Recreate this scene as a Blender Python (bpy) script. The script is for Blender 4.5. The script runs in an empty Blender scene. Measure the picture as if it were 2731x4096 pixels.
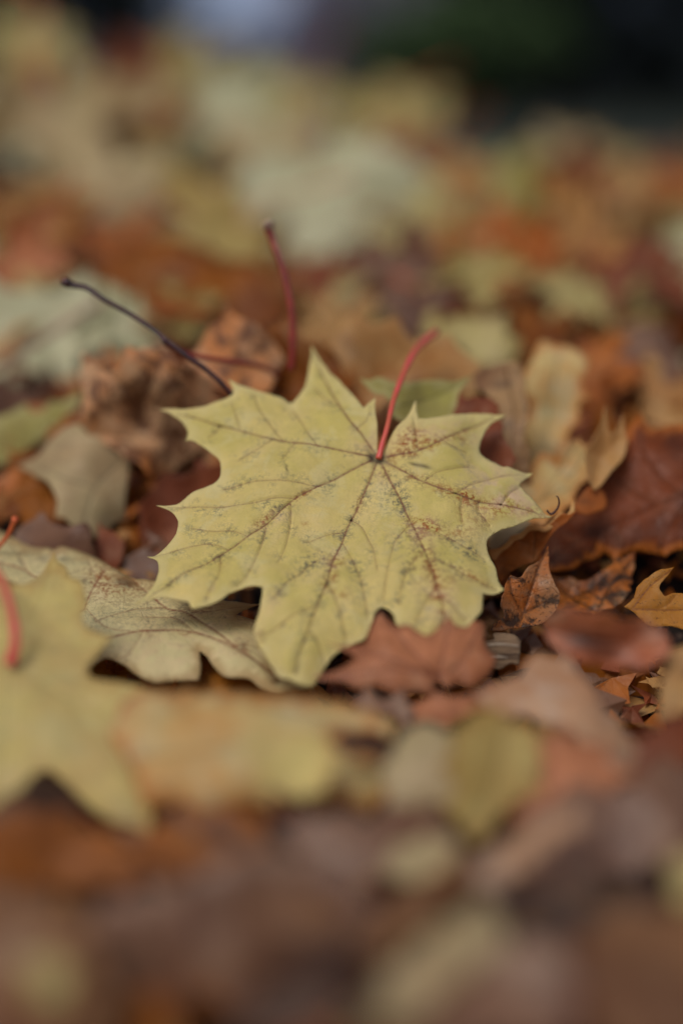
import bpy, math, random
import numpy as np
from mathutils import Vector, Matrix, noise
from mathutils.geometry import delaunay_2d_cdt

rnd = random.Random(11)
scene = bpy.context.scene
COL = scene.collection
R = math.radians

# ------------------------------------------------------------------ camera
CAMZ = 0.36
PITCH = R(17)
TV = 18.0 / 50.0                 # tan of half the vertical view angle
TH = TV * 2731 / 4096
cam_d = bpy.data.cameras.new('camera')
cam = bpy.data.objects.new('camera', cam_d)
COL.objects.link(cam)
cam.location = (0, 0, CAMZ)
cam.rotation_euler = (math.pi / 2 - PITCH, 0, 0)
cam_d.sensor_fit = 'VERTICAL'
cam_d.sensor_height = 36
cam_d.sensor_width = 24
cam_d.lens = 50
cam_d.clip_start = 0.02
cam_d.clip_end = 400
cam_d.dof.use_dof = True
cam_d.dof.focus_distance = 0.545
cam_d.dof.aperture_fstop = 1.55
cam_d.dof.aperture_blades = 0
scene.camera = cam

# ------------------------------------------------------------------ sky and light (overcast)
world = bpy.data.worlds.new('World')
scene.world = world
world.use_nodes = True
wn = world.node_tree
wn.nodes.clear()
sky = wn.nodes.new('ShaderNodeTexSky')
sky.sky_type = 'NISHITA'
sky.sun_disc = False
sky.sun_elevation = R(56)
sky.sun_rotation = R(-150)
sky.dust_density = 3.0
hsv = wn.nodes.new('ShaderNodeHueSaturation')
hsv.inputs['Saturation'].default_value = 0.52
bg = wn.nodes.new('ShaderNodeBackground')
bg.inputs['Strength'].default_value = 0.10
wo = wn.nodes.new('ShaderNodeOutputWorld')
wn.links.new(sky.outputs[0], hsv.inputs['Color'])
wn.links.new(hsv.outputs[0], bg.inputs[0])
wn.links.new(bg.outputs[0], wo.inputs[0])

sun_d = bpy.data.lights.new('sun', 'SUN')
sun_d.energy = 1.5
sun_d.angle = R(24)
sun_d.color = (1.0, 0.945, 0.875)
sun = bpy.data.objects.new('sun', sun_d)
COL.objects.link(sun)
sun.rotation_euler = (R(34), 0, R(-30))

scene.view_settings.view_transform = 'Standard'
scene.view_settings.look = 'None'
scene.view_settings.gamma = 1
scene.view_settings.use_curve_mapping = False
scene.view_settings.exposure = -0.28
scene.cycles.use_denoising = True
scene.cycles.max_bounces = 8
scene.cycles.sample_clamp_indirect = 4

# ------------------------------------------------------------------ helpers
CP, SP = math.cos(PITCH), math.sin(PITCH)


def ray(px, py):
    """direction through a point of the picture (1568 x 2352 units), scaled so that y = 1"""
    u = (px - 784.0) / 784.0 * TH
    v = (1176.0 - py) / 1176.0 * TV
    d = np.array([u, CP + v * SP, -SP + v * CP])
    return d / d[1]


def at(px, py, Y):
    d = ray(px, py)
    return Vector((d[0] * Y, Y, CAMZ + d[2] * Y))


KY = [0.0, 0.22, 0.30, 0.38, 0.47, 0.55, 0.62, 0.85, 1.15, 1.5, 1.95, 2.25, 2.9, 3.6, 99]
KZ = [-.20, -.200, -.206, -.215, -.214, -.205, -.178, -.142, -.110, -.078, -.040, -.075, -.25, -.36, -.36]


def litter(x, y):
    """height of the leaf heap above the soil"""
    z = float(np.interp(y, KY, KZ))
    w = max(0.0, min(1.0, (y - 0.95) / 1.0))
    z += w * (-0.16 * math.tanh((x + 0.13) / 0.28) * 0.42)
    z += 0.008 * noise.noise(Vector((x * 7, y * 7, 3)))
    edge = max(0.0, abs(x) - 0.75 - 0.1 * y)
    z -= edge * 0.5
    return max(z, -CAMZ) + CAMZ


def hit(px, py, up=0.0):
    d = ray(px, py)
    lo, Y = 0.2, 0.2
    while Y < 3.2:
        if CAMZ + d[2] * Y <= litter(d[0] * Y, Y) + up:
            break
        Y += 0.004
    else:
        Y = 1.95
    return Y


def lin(c, g=1.0):
    out = []
    for v in c[:3]:
        v = v / 255.0
        v = v / 12.92 if v <= 0.04045 else ((v + 0.055) / 1.055) ** 2.4
        out.append(min(0.85, v * g))
    return (out[0], out[1], out[2], 1.0)


def tag(o, label=None, cat=None, group=None, kind=None):
    if label: o['label'] = label
    if cat: o['category'] = cat
    if group: o['group'] = group
    if kind: o['kind'] = kind
    return o


def link(o, parent=None):
    COL.objects.link(o)
    if parent is not None:
        o.parent = parent
    return o


def empty(name, loc):
    o = bpy.data.objects.new(name, None)
    o.empty_display_size = 0.02
    o.location = loc
    return link(o)


def catmull(pts, n):
    P = [np.array(p, float) for p in pts]
    if len(P) == 2:
        return [P[0] + (P[1] - P[0]) * k / n for k in range(n)] + [P[1]]
    out = []
    for i in range(len(P) - 1):
        p0 = P[i - 1] if i > 0 else P[i]
        p1, p2 = P[i], P[i + 1]
        p3 = P[i + 2] if i + 2 < len(P) else P[i + 1]
        for k in range(n):
            t = k / n
            out.append(0.5 * ((2 * p1) + (-p0 + p2) * t + (2 * p0 - 5 * p1 + 4 * p2 - p3) * t * t
                              + (-p0 + 3 * p1 - 3 * p2 + p3) * t ** 3))
    out.append(P[-1])
    return out


def smooth_closed(pts, n=3, sharp=62):
    """round an outline between its sharp corners"""
    P = [np.array(p[:2], float) for p in pts]
    N = len(P)
    corner = []
    for i in range(N):
        a, b = P[i] - P[i - 1], P[(i + 1) % N] - P[i]
        ang = abs(math.degrees(math.atan2(a[0] * b[1] - a[1] * b[0], a.dot(b))))
        if ang > sharp: corner.append(i)
    if not corner:
        corner = [0]
    out = []
    for k, c in enumerate(corner):
        e = corner[(k + 1) % len(corner)]
        if e <= c: e += N
        seg = [P[j % N] for j in range(c, e + 1)]
        out += catmull(seg, n)[:-1]
    return out


def seg_dist(Q, lines):
    """distance from every point of Q to a set of polylines"""
    best = np.full(len(Q), 1e9)
    for L in lines:
        L = np.asarray(L)
        for a, b in zip(L[:-1], L[1:]):
            ab = b - a
            l2 = max(ab.dot(ab), 1e-12)
            t = np.clip(((Q - a) @ ab) / l2, 0, 1)
            d = np.hypot(*(Q - (a + t[:, None] * ab)).T)
            np.minimum(best, d, out=best)
    return best


def flat_mesh(outline, spacing, veins, subs):
    """triangulated outline with vein lines as edges; returns 2D points and triangles"""
    O = np.array(outline)
    dense = []
    for i in range(len(O)):
        a, b = O[i], O[(i + 1) % len(O)]
        n = max(1, int(np.hypot(*(b - a)) / (spacing * 1.2)))
        for k in range(n):
            dense.append(a + (b - a) * k / n)
    D = np.array(dense)
    verts = [Vector(p) for p in D]
    nb = len(verts)
    edges = []
    for L in veins + subs:
        L = np.asarray(L)
        first = len(verts)
        for p in L: verts.append(Vector(p))
        edges += [(first + i, first + i + 1) for i in range(len(L) - 1)]
    lo, hi = D.min(0), D.max(0)
    xs = np.arange(lo[0], hi[0], spacing)
    ys = np.arange(lo[1], hi[1], spacing * 0.866)
    g = np.array([(x + (0.5 * spacing if j % 2 else 0), y) for j, y in enumerate(ys) for x in xs])
    # inside test
    ins = np.zeros(len(g), bool)
    for i in range(nb):
        a, b = D[i], D[(i + 1) % nb]
        if a[1] == b[1]: continue
        c = ((a[1] > g[:, 1]) != (b[1] > g[:, 1])) & (g[:, 0] < (b[0] - a[0]) * (g[:, 1] - a[1]) / (b[1] - a[1]) + a[0])
        ins ^= c
    g = g[ins]
    loop = np.vstack([D, D[:1]])
    if len(g):
        g = g[seg_dist(g, [loop]) > spacing * 0.4]
    if len(g) and (veins or subs):
        g = g[seg_dist(g, veins + subs) > spacing * 0.3]
    verts += [Vector(p) for p in g]
    r = delaunay_2d_cdt(verts, edges, [list(range(nb))], 1, 1e-7)
    P = np.array([tuple(v) for v in r[0]])
    T = [f for f in r[2] if len(f) == 3]
    return P, T, loop


def finish_mesh(name, P3, T, attrs, mats):
    me = bpy.data.meshes.new(name)
    me.from_pydata([tuple(p) for p in P3], [], [tuple(t) for t in T])
    for k, v in attrs.items():
        v = np.asarray(v, float)
        if v.ndim == 1:
            a = me.attributes.new(k, 'FLOAT', 'POINT'); a.data.foreach_set('value', v)
        else:
            a = me.attributes.new(k, 'FLOAT_VECTOR', 'POINT'); a.data.foreach_set('vector', v.ravel())
    for m in mats: me.materials.append(m)
    me.polygons.foreach_set('use_smooth', [True] * len(me.polygons))
    me.update()
    return me


def tube_mesh(name, pts, radii, mat, sides=8, n=5, end_bulb=0.0):
    P = [Vector(p) for p in catmull([tuple(p) for p in pts], n)]
    rr = list(np.interp(np.linspace(0, 1, len(P)), np.linspace(0, 1, len(radii)), radii))
    V, F = [], []
    up = Vector((0.31, 0.2, 0.93)).normalized()
    for i, p in enumerate(P):
        t = (P[min(i + 1, len(P) - 1)] - P[max(i - 1, 0)]).normalized()
        a = t.cross(up).normalized(); b = t.cross(a).normalized()
        wob = 1 + 0.10 * noise.noise(p * 300)
        for k in range(sides):
            an = 2 * math.pi * k / sides
            V.append(p + (a * math.cos(an) + b * math.sin(an)) * rr[i] * wob)
    for i in range(len(P) - 1):
        for k in range(sides):
            k2 = (k + 1) % sides
            F.append((i * sides + k, i * sides + k2, (i + 1) * sides + k2, (i + 1) * sides + k))
    F.append(tuple(range(sides))[::-1])
    F.append(tuple((len(P) - 1) * sides + k for k in range(sides)))
    me = bpy.data.meshes.new(name)
    me.from_pydata([tuple(v) for v in V], [], F)
    me.materials.append(mat)
    me.polygons.foreach_set('use_smooth', [True] * len(me.polygons))
    me.update()
    return me


# ------------------------------------------------------------------ materials
class NT:
    def __init__(s, mat):
        mat.use_nodes = True
        s.t = mat.node_tree
        s.t.nodes.clear()

    def n(s, typ, **kw):
        nd = s.t.nodes.new(typ)
        for k, v in kw.items(): setattr(nd, k, v)
        return nd

    def l(s, a, b): s.t.links.new(a, b)

    def math(s, op, a, b=None, clamp=False):
        nd = s.n('ShaderNodeMath', operation=op, use_clamp=clamp)
        for i, v in enumerate((a, b)):
            if v is None: continue
            if isinstance(v, (int, float)): nd.inputs[i].default_value = v
            else: s.l(v, nd.inputs[i])
        return nd.outputs[0]

    def ramp(s, v, a, b, c=0.0, d=1.0):
        nd = s.n('ShaderNodeMapRange', interpolation_type='SMOOTHSTEP')
        s.l(v, nd.inputs['Value'])
        nd.inputs['From Min'].default_value = a; nd.inputs['From Max'].default_value = b
        nd.inputs['To Min'].default_value = c; nd.inputs['To Max'].default_value = d
        return nd.outputs[0]

    def mix(s, f, a, b):
        nd = s.n('ShaderNodeMix', data_type='RGBA')
        for sock, v in ((nd.inputs[0], f), (nd.inputs[6], a), (nd.inputs[7], b)):
            if isinstance(v, (int, float, tuple)): sock.default_value = v
            else: s.l(v, sock)
        return nd.outputs[2]

    def noise(s, co, scale, detail=4, rough=0.55, dist=0.0):
        nd = s.n('ShaderNodeTexNoise')
        s.l(co, nd.inputs['Vector'])
        nd.inputs['Scale'].default_value = scale; nd.inputs['Detail'].default_value = detail
        nd.inputs['Roughness'].default_value = rough; nd.inputs['Distortion'].default_value = dist
        return nd.outputs[0]

    def attr(s, name, out='Fac'):
        nd = s.n('ShaderNodeAttribute', attribute_name=name)
        return nd.outputs[out]


GAIN = 1.35


def leaf_mat(name, base, alt=None, vein=None, blotch=(70, 45, 30), blotch_at=0.62, blotch_amt=0.6,
             speck=(60, 45, 35), speck_at=0.70, speck_amt=0.7, grey=0.35, edge_col=None, edge_amt=0.0,
             vein_amt=0.6, vein_w=0.0006, rough=0.55, spec=0.35, trans=0.28, bump=0.5, vary=0.12, coat=0.0,
             extra=False, gain=GAIN, nscale=1.0, sheen_bleach=0.35, net2k=1.0):
    alt = alt or tuple(int(c * 0.82) for c in base)
    vein = vein or tuple(int(c * 0.62) for c in base)
    m = bpy.data.materials.new(name)
    s = NT(m)
    out = s.n('ShaderNodeOutputMaterial')
    pb = s.n('ShaderNodeBsdfPrincipled')
    luv = s.attr('luv', 'Vector')
    oi = s.n('ShaderNodeObjectInfo')
    add = s.n('ShaderNodeVectorMath', operation='ADD')
    cmb = s.n('ShaderNodeCombineXYZ')
    s.l(s.math('MULTIPLY', oi.outputs['Random'], 37.0), cmb.inputs[0])
    s.l(s.math('MULTIPLY', oi.outputs['Random'], 11.0), cmb.inputs[2])
    s.l(luv, add.inputs[0]); s.l(cmb.outputs[0], add.inputs[1])
    co = add.outputs[0]
    vd, vs, ed = s.attr('vd'), s.attr('vs'), s.attr('ed')
    n1 = s.noise(co, 34 * nscale, 5, 0.6)
    n2 = s.noise(co, 75 * nscale, 7, 0.68, 0.4)
    n3 = s.noise(co, 620, 5, 0.7)
    n4 = s.noise(co, 130, 4, 0.6)
    col = s.mix(s.ramp(n1, 0.36, 0.64), lin(base, gain), lin(alt, gain))
    # pale / deep mottling
    hs = s.n('ShaderNodeHueSaturation')
    s.l(col, hs.inputs['Color'])
    val = s.math('ADD', s.ramp(n4, 0.3, 0.7, 0.93, 1.07), s.math('MULTIPLY', s.math('SUBTRACT', oi.outputs['Random'], 0.5), vary))
    s.l(val, hs.inputs['Value'])
    col = hs.outputs[0]
    # blotches
    bl = s.math('MULTIPLY', s.ramp(n2, blotch_at, blotch_at + 0.12), blotch_amt)
    col = s.mix(bl, col, lin(blotch, gain))
    n5 = s.noise(co, 48 * nscale, 6, 0.65, 0.3)
    pale_c = tuple(int(c * 0.45 + w_ * 0.55) for c, w_ in zip(base, (206, 184, 158)))
    col = s.mix(s.math('MULTIPLY', s.ramp(n5, 0.52, 0.66), sheen_bleach), col, lin(pale_c, gain))  # pale bleached patches also paint sky sheen into the colour
    # fine net of small veins
    vo = s.n('ShaderNodeTexVoronoi', feature='DISTANCE_TO_EDGE')
    s.l(co, vo.inputs['Vector']); vo.inputs['Scale'].default_value = 650
    vo2 = s.n('ShaderNodeTexVoronoi', feature='DISTANCE_TO_EDGE')
    s.l(co, vo2.inputs['Vector']); vo2.inputs['Scale'].default_value = 170
    net = s.ramp(vo.outputs[0], 0.10, 0.0)
    net2 = s.ramp(vo2.outputs[0], 0.055, 0.0)
    near = s.math('MINIMUM', vd, vs)
    halo = s.math('MULTIPLY', s.ramp(near, 0.0065, 0.0), s.ramp(n4, 0.46, 0.60))
    stain = s.math('ADD', s.math('MULTIPLY', halo, s.math('ADD', s.math('MULTIPLY', net, 0.4), s.ramp(n3, 0.42, 0.6, 0.0, 0.55))),
                   s.math('MULTIPLY', net2, s.ramp(n2, 0.42, 0.62, 0.03 * net2k, 0.30 * net2k)))
    if extra:
        stain = s.math('ADD', stain, s.math('MULTIPLY', s.attr('greyw'), s.math('MULTIPLY', s.ramp(n3, 0.44, 0.60), s.math('ADD', s.math('MULTIPLY', net, 0.6), 0.5))))
    stain = s.math('MULTIPLY', stain, grey, True)
    col = s.mix(stain, col, lin((92, 88, 74), gain))
    if extra:
        ru = s.math('MULTIPLY', s.attr('rust'), s.ramp(n3, 0.42, 0.62))
        col = s.mix(s.math('MULTIPLY', ru, 1.0, True), col, lin((144, 82, 34), gain))
        ru2 = s.math('MULTIPLY', s.attr('pale'), s.ramp(n4, 0.40, 0.6))
        col = s.mix(s.math('MULTIPLY', ru2, 0.75, True), col, lin((198, 170, 138), gain))
    # specks
    sp = s.math('MULTIPLY', s.ramp(n3, speck_at, speck_at + 0.05), speck_amt)
    col = s.mix(sp, col, lin(speck, gain))
    # veins
    wob = s.ramp(n3, 0.3, 0.7, 0.6, 1.3)
    vm = s.math('MULTIPLY', s.ramp(vd, vein_w, vein_w * 0.25), s.math('MULTIPLY', wob, vein_amt), True)
    vm2 = s.math('MULTIPLY', s.ramp(vs, vein_w * 0.7, vein_w * 0.1), s.math('MULTIPLY', wob, vein_amt * 0.62), True)
    col = s.mix(vm2, col, lin(vein, gain))
    col = s.mix(vm, col, lin(vein, gain))
    if extra:
        col = s.mix(s.math('MULTIPLY', s.attr('dark'), 0.9, True), col, lin((52, 34, 32), gain))
    if edge_col is not None:
        e = s.math('MULTIPLY', s.ramp(s.math('ADD', ed, s.math('MULTIPLY', s.math('SUBTRACT', n4, 0.5), 0.012)), 0.0045, 0.0), edge_amt)
        col = s.mix(e, col, lin(edge_col, gain))
    s.l(col, pb.inputs['Base Color'])
    s.l(s.ramp(n4, 0.3, 0.7, rough - 0.08, rough + 0.1), pb.inputs['Roughness'])
    pb.inputs['Specular IOR Level'].default_value = spec
    if coat:
        pb.inputs['Coat Weight'].default_value = coat
        pb.inputs['Coat Roughness'].default_value = 0.3
    # relief
    h = s.math('ADD', s.math('MULTIPLY', n4, 0.5), s.math('MULTIPLY', net, -0.12))
    h = s.math('ADD', h, s.math('MULTIPLY', net2, -0.25 * net2k))
    h = s.math('ADD', h, s.math('MULTIPLY', n3, 0.22))
    h = s.math('ADD', h, s.math('MULTIPLY', s.ramp(near, 0.0012, 0.0), -0.5))
    bu = s.n('ShaderNodeBump')
    bu.inputs['Strength'].default_value = bump
    bu.inputs['Distance'].default_value = 0.0007
    s.l(h, bu.inputs['Height'])
    s.l(bu.outputs[0], pb.inputs['Normal'])
    tr = s.n('ShaderNodeBsdfTranslucent')
    hs2 = s.n('ShaderNodeHueSaturation')
    hs2.inputs['Saturation'].default_value = 1.25
    s.l(col, hs2.inputs['Color']); s.l(hs2.outputs[0], tr.inputs['Color'])
    mx = s.n('ShaderNodeMixShader')
    mx.inputs[0].default_value = trans
    s.l(pb.outputs[0], mx.inputs[1]); s.l(tr.outputs[0], mx.inputs[2])
    s.l(mx.outputs[0], out.inputs[0])
    return m


def simple_mat(name, c1, c2, scale, rough=0.7, spec=0.3, bump=0.3, dist=0.002, gain=1.0, coords='Object', stretch=None):
    m = bpy.data.materials.new(name)
    s = NT(m)
    out = s.n('ShaderNodeOutputMaterial')
    pb = s.n('ShaderNodeBsdfPrincipled')
    tc = s.n('ShaderNodeTexCoord')
    co = tc.outputs[coords]
    if stretch:
        mp = s.n('ShaderNodeMapping'); mp.inputs['Scale'].default_value = stretch
        s.l(co, mp.inputs[0]); co = mp.outputs[0]
    n1 = s.noise(co, scale, 6, 0.6)
    n2 = s.noise(co, scale * 5, 4, 0.6)
    f = s.math('ADD', s.math('MULTIPLY', n1, 0.7), s.math('MULTIPLY', n2, 0.3))
    col = s.mix(s.ramp(f, 0.38, 0.62), lin(c1, gain), lin(c2, gain))
    s.l(col, pb.inputs['Base Color'])
    pb.inputs['Roughness'].default_value = rough
    pb.inputs['Specular IOR Level'].default_value = spec
    bu = s.n('ShaderNodeBump'); bu.inputs['Strength'].default_value = bump; bu.inputs['Distance'].default_value = dist
    s.l(f, bu.inputs['Height']); s.l(bu.outputs[0], pb.inputs['Normal'])
    s.l(pb.outputs[0], out.inputs[0])
    return m


M = {}
M['hero'] = leaf_mat('yellow_leaf_skin', (200, 180, 114), (188, 172, 98), sheen_bleach=0.25, net2k=0.25, vein=(124, 84, 62), blotch=(196, 184, 134),
                     blotch_at=0.52, blotch_amt=0.45, speck=(96, 84, 60), speck_at=0.69, speck_amt=0.7, grey=0.75,
                     edge_col=(206, 192, 140), edge_amt=0.45, vein_amt=0.75, vein_w=0.0006, rough=0.55, spec=0.3,
                     trans=0.22, bump=0.8, extra=True, vary=0.0)
M['pale'] = leaf_mat('pale_cream_leaf_skin', (206, 193, 144), (196, 180, 130), vein=(140, 92, 66), blotch=(120, 96, 66),
                     blotch_at=0.60, blotch_amt=0.5, speck=(96, 66, 42), speck_at=0.64, speck_amt=0.7, grey=0.45,
                     edge_col=(150, 104, 50), edge_amt=0.5, vein_amt=0.7, trans=0.25, bump=0.7, vary=0.0, extra=True)
M['lemon'] = leaf_mat('lemon_leaf_skin', (198, 180, 112), (188, 164, 106), blotch=(182, 170, 120), blotch_at=0.5, blotch_amt=0.5,
                      speck_amt=0.3, vein=(190, 178, 116), vein_amt=0.4, edge_col=(170, 120, 50), edge_amt=0.3)
M['cream'] = leaf_mat('cream_leaf_skin', (194, 174, 118), (190, 148, 90), blotch=(186, 172, 132), blotch_at=0.5, blotch_amt=0.6,
                      speck_amt=0.3, edge_col=(178, 108, 44), edge_amt=0.7)
M['greenish'] = leaf_mat('pale_green_leaf_skin', (186, 182, 146), (176, 174, 140), blotch=(176, 178, 146), blotch_at=0.5, blotch_amt=0.5,
                         speck_amt=0.2, rough=0.42, spec=0.5)
M['khaki'] = leaf_mat('khaki_leaf_skin', (176, 162, 108), (160, 144, 88), speck_amt=0.4, blotch=(120, 92, 50), blotch_amt=0.4, edge_col=(130, 88, 40), edge_amt=0.3)
M['olive'] = leaf_mat('olive_yellow_leaf_skin', (150, 142, 72), (136, 124, 66), speck_amt=0.4, blotch=(150, 146, 92), blotch_amt=0.5, edge_col=(170, 160, 110), edge_amt=0.6)
M['tan'] = leaf_mat('tan_leaf_skin', (172, 132, 80), (158, 108, 58), blotch=(104, 66, 42), blotch_amt=0.6, blotch_at=0.56, speck_at=0.66, edge_col=(180, 140, 90), edge_amt=0.4)
M['beige'] = leaf_mat('beige_leaf_skin', (176, 158, 118), (162, 138, 102), blotch=(110, 80, 56), blotch_amt=0.4, speck_amt=0.4)
M['orange'] = leaf_mat('orange_brown_leaf_skin', (172, 100, 40), (146, 78, 28), blotch=(84, 48, 28), blotch_amt=0.6, blotch_at=0.56, speck_amt=0.5)
M['amber'] = leaf_mat('amber_leaf_skin', (150, 86, 18), (120, 62, 14), blotch=(70, 36, 16), blotch_amt=0.6, speck_amt=0.4, trans=0.4)
M['ochre'] = leaf_mat('ochre_leaf_skin', (170, 150, 92), (158, 132, 74), blotch=(110, 74, 34), blotch_amt=0.5, edge_col=(130, 84, 30), edge_amt=0.4)
M['crumple'] = leaf_mat('mottled_brown_leaf_skin', (190, 120, 60), (204, 166, 126), blotch=(92, 50, 28), blotch_amt=0.85, blotch_at=0.47, nscale=1.2,
                        speck=(70, 56, 58), speck_at=0.62, speck_amt=0.6, rough=0.45, spec=0.5, bump=1.0)  # pale second tone paints highlights of the crumples into the mottling
M['pink'] = leaf_mat('pinkish_brown_leaf_skin', (182, 118, 80), (158, 98, 62), blotch=(120, 74, 54), blotch_amt=0.5, speck=(80, 52, 48), speck_amt=0.4, speck_at=0.64,
                     vein=(120, 66, 50), rough=0.5, spec=0.45, edge_col=(120, 66, 40), edge_amt=0.4)
M['shell'] = leaf_mat('mottled_red_brown_leaf_skin', (186, 112, 76), (164, 90, 56), blotch=(84, 56, 58), blotch_at=0.54, blotch_amt=0.8, nscale=1.0, rough=0.4, spec=0.55, extra=True)
M['ember'] = leaf_mat('deep_orange_brown_leaf_skin', (150, 88, 34), (122, 68, 26), blotch=(84, 48, 28), blotch_amt=0.6, speck_amt=0.3)
M['umber'] = leaf_mat('dull_umber_leaf_skin', (128, 88, 56), (104, 70, 48), blotch=(74, 50, 40), blotch_amt=0.6, speck_amt=0.3)
M['pinkcream'] = leaf_mat('pinkish_cream_leaf_skin', (182, 144, 112), (166, 124, 92), blotch=(182, 160, 142), blotch_at=0.5, blotch_amt=0.6, speck_amt=0.2)
M['mauve'] = leaf_mat('mauve_brown_leaf_skin', (126, 90, 68), (102, 70, 54), blotch=(84, 58, 48), blotch_amt=0.6, speck_amt=0.3, rough=0.42, spec=0.55)
M['red'] = leaf_mat('red_brown_leaf_skin', (132, 70, 42), (106, 54, 34), blotch=(66, 32, 22), blotch_amt=0.5, speck_amt=0.4, rough=0.5, spec=0.25)
M['rust'] = leaf_mat('wet_rust_brown_leaf_skin', (112, 50, 14), (74, 32, 10), blotch=(60, 26, 12), blotch_amt=0.6, speck=(34, 20, 14), speck_at=0.62,
                     vein=(60, 30, 16), rough=0.36, spec=0.28, bump=1.0, trans=0.15, edge_col=(176, 100, 38), edge_amt=0.75, sheen_bleach=0.08)
M['spotted'] = leaf_mat('black_spotted_brown_leaf_skin', (160, 110, 70), (172, 98, 40), blotch=(44, 30, 24), blotch_at=0.50, blotch_amt=0.9, nscale=1.9,
                        speck=(36, 26, 22), speck_at=0.58, speck_amt=0.8, rough=0.45, spec=0.4, bump=1.0, vein=(60, 36, 24))
M['marbled'] = leaf_mat('marbled_orange_leaf_skin', (176, 100, 28), (130, 66, 18), blotch=(40, 26, 18), blotch_at=0.46, blotch_amt=0.92, nscale=1.7,
                        speck=(28, 20, 16), speck_at=0.55, speck_amt=0.8, rough=0.36, spec=0.5, bump=1.0, vein=(30, 18, 12), vein_w=0.0009)
M['gold'] = leaf_mat('golden_leaf_skin', (172, 116, 40), (156, 98, 30), blotch=(110, 60, 22), blotch_amt=0.5, speck=(60, 34, 18), speck_at=0.60, speck_amt=0.8, vein=(110, 60, 24))
M['stripbrown'] = leaf_mat('dry_taupe_leaf_skin', (160, 126, 86), (136, 98, 68), blotch=(78, 56, 46), blotch_at=0.5, blotch_amt=0.6, nscale=1.6, bump=1.0, vein=(90, 60, 44))
M['dark'] = leaf_mat('dark_rotten_and_shade_skin', (70, 44, 30), (48, 30, 22), blotch=(30, 20, 16), blotch_amt=0.6, speck_amt=0.3, rough=0.5)  # rotten leaf colour, also used as painted shade in gaps and hollows
M['redstalk'] = simple_mat('red_stalk_skin', (204, 74, 74), (184, 88, 60), 60, rough=0.4, spec=0.5, gain=1.2, bump=0.3)
M['darkred'] = simple_mat('dull_red_stalk_skin', (150, 56, 46), (116, 42, 38), 90, rough=0.45, spec=0.5, gain=1.1)
M['orangestalk'] = simple_mat('orange_stalk_skin', (196, 98, 58), (176, 80, 52), 90, rough=0.45, gain=1.2)
M['palestalk'] = simple_mat('faded_pink_stalk_skin', (160, 130, 110), (140, 110, 96), 90, rough=0.5, gain=1.2)
M['twig'] = simple_mat('purple_brown_twig_bark', (78, 42, 46), (50, 34, 38), 160, rough=0.4, spec=0.5, bump=0.6, dist=0.0008)
M['bark'] = simple_mat('grey_brown_bark', (128, 104, 80), (84, 64, 50), 90, rough=0.8, bump=1.0, dist=0.0015, stretch=(0.4, 1, 3), gain=1.2)
M['barkline'] = simple_mat('pale_bark_fibre', (186, 170, 150), (150, 134, 116), 200, rough=0.7)

# ------------------------------------------------------------------ ground, heap and background
def grid_mesh(name, xs, ys, zf, mat):
    V = [(x, y, zf(x, y)) for y in ys for x in xs]
    nx = len(xs)
    F = [(j * nx + i, j * nx + i + 1, (j + 1) * nx + i + 1, (j + 1) * nx + i) for j in range(len(ys) - 1) for i in range(nx - 1)]
    me = bpy.data.meshes.new(name)
    me.from_pydata(V, [], F)
    me.materials.append(mat)
    me.polygons.foreach_set('use_smooth', [True] * len(me.polygons))
    return link(bpy.data.objects.new(name, me))


M['soil'] = simple_mat('dark_wet_soil', (44, 38, 32), (26, 23, 21), 3.0, rough=0.8, bump=0.6, dist=0.02)
M['mound'] = simple_mat('rotting_leaf_mould', (38, 24, 17), (20, 14, 11), 30.0, rough=0.7, bump=1.0, dist=0.006)  # mould colour deepened to hold the shade of the gaps
M['asphalt'] = simple_mat('damp_asphalt', (108, 108, 122), (92, 92, 106), 20.0, rough=0.75, bump=0.3)
M['turf'] = simple_mat('shaded_turf', (50, 58, 50), (38, 44, 40), 4.0, rough=0.8, bump=0.6, dist=0.02)  # shade under the trees is put into this dark turf colour

g = grid_mesh('ground', [-200, -20, -6, -2, 0, 2, 6, 20, 200], [-30, -4, 0, 4, 8, 14, 30, 90, 220],
              lambda x, y: 0.0, M['turf'])
tag(g, 'dark shaded turf stretching away behind the leaf heap', kind='structure')
pv = [(-.95, 4.6), (.35, 4.6), (.1, 13.0), (-1.6, 13.0), (-.6, 40.0), (-5.5, 40.0)]
me = bpy.data.meshes.new('path')
me.from_pydata([(x, y, .004) for x, y in pv], [], [(0, 1, 2, 3), (3, 2, 4, 5)])
me.materials.append(M['asphalt'])
p_ = link(bpy.data.objects.new('path', me))
tag(p_, 'grey asphalt path leading away behind the leaf heap', kind='structure')
M['hill'] = simple_mat('pale_blue_grey_sky_tone', (160, 174, 200), (136, 152, 182), .05, rough=0.9, bump=0)  # slope added in place of sky, giving the gap a dimmer blue grey
h_ = grid_mesh('sky_stand_in', list(np.linspace(-160, 160, 30)), [110, 130, 160, 210],
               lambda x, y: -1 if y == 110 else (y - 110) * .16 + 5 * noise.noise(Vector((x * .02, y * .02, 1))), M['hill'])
tag(h_, 'pale blue grey slope added as dim sky in the gap between the bushes', kind='structure')
md = grid_mesh('leaf_mould', list(np.linspace(-1.5, 1.5, 110)), list(np.linspace(-0.3, 3.5, 140)),
               lambda x, y: litter(x, y) - 0.022 + 0.010 * noise.noise(Vector((x * 22, y * 22, 0)))
               - (0.05 if litter(x, y) < 0.03 else 0), M['mound'])
tag(md, 'heap of dark rotting leaf mould under the fresh leaves', kind='structure')

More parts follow.
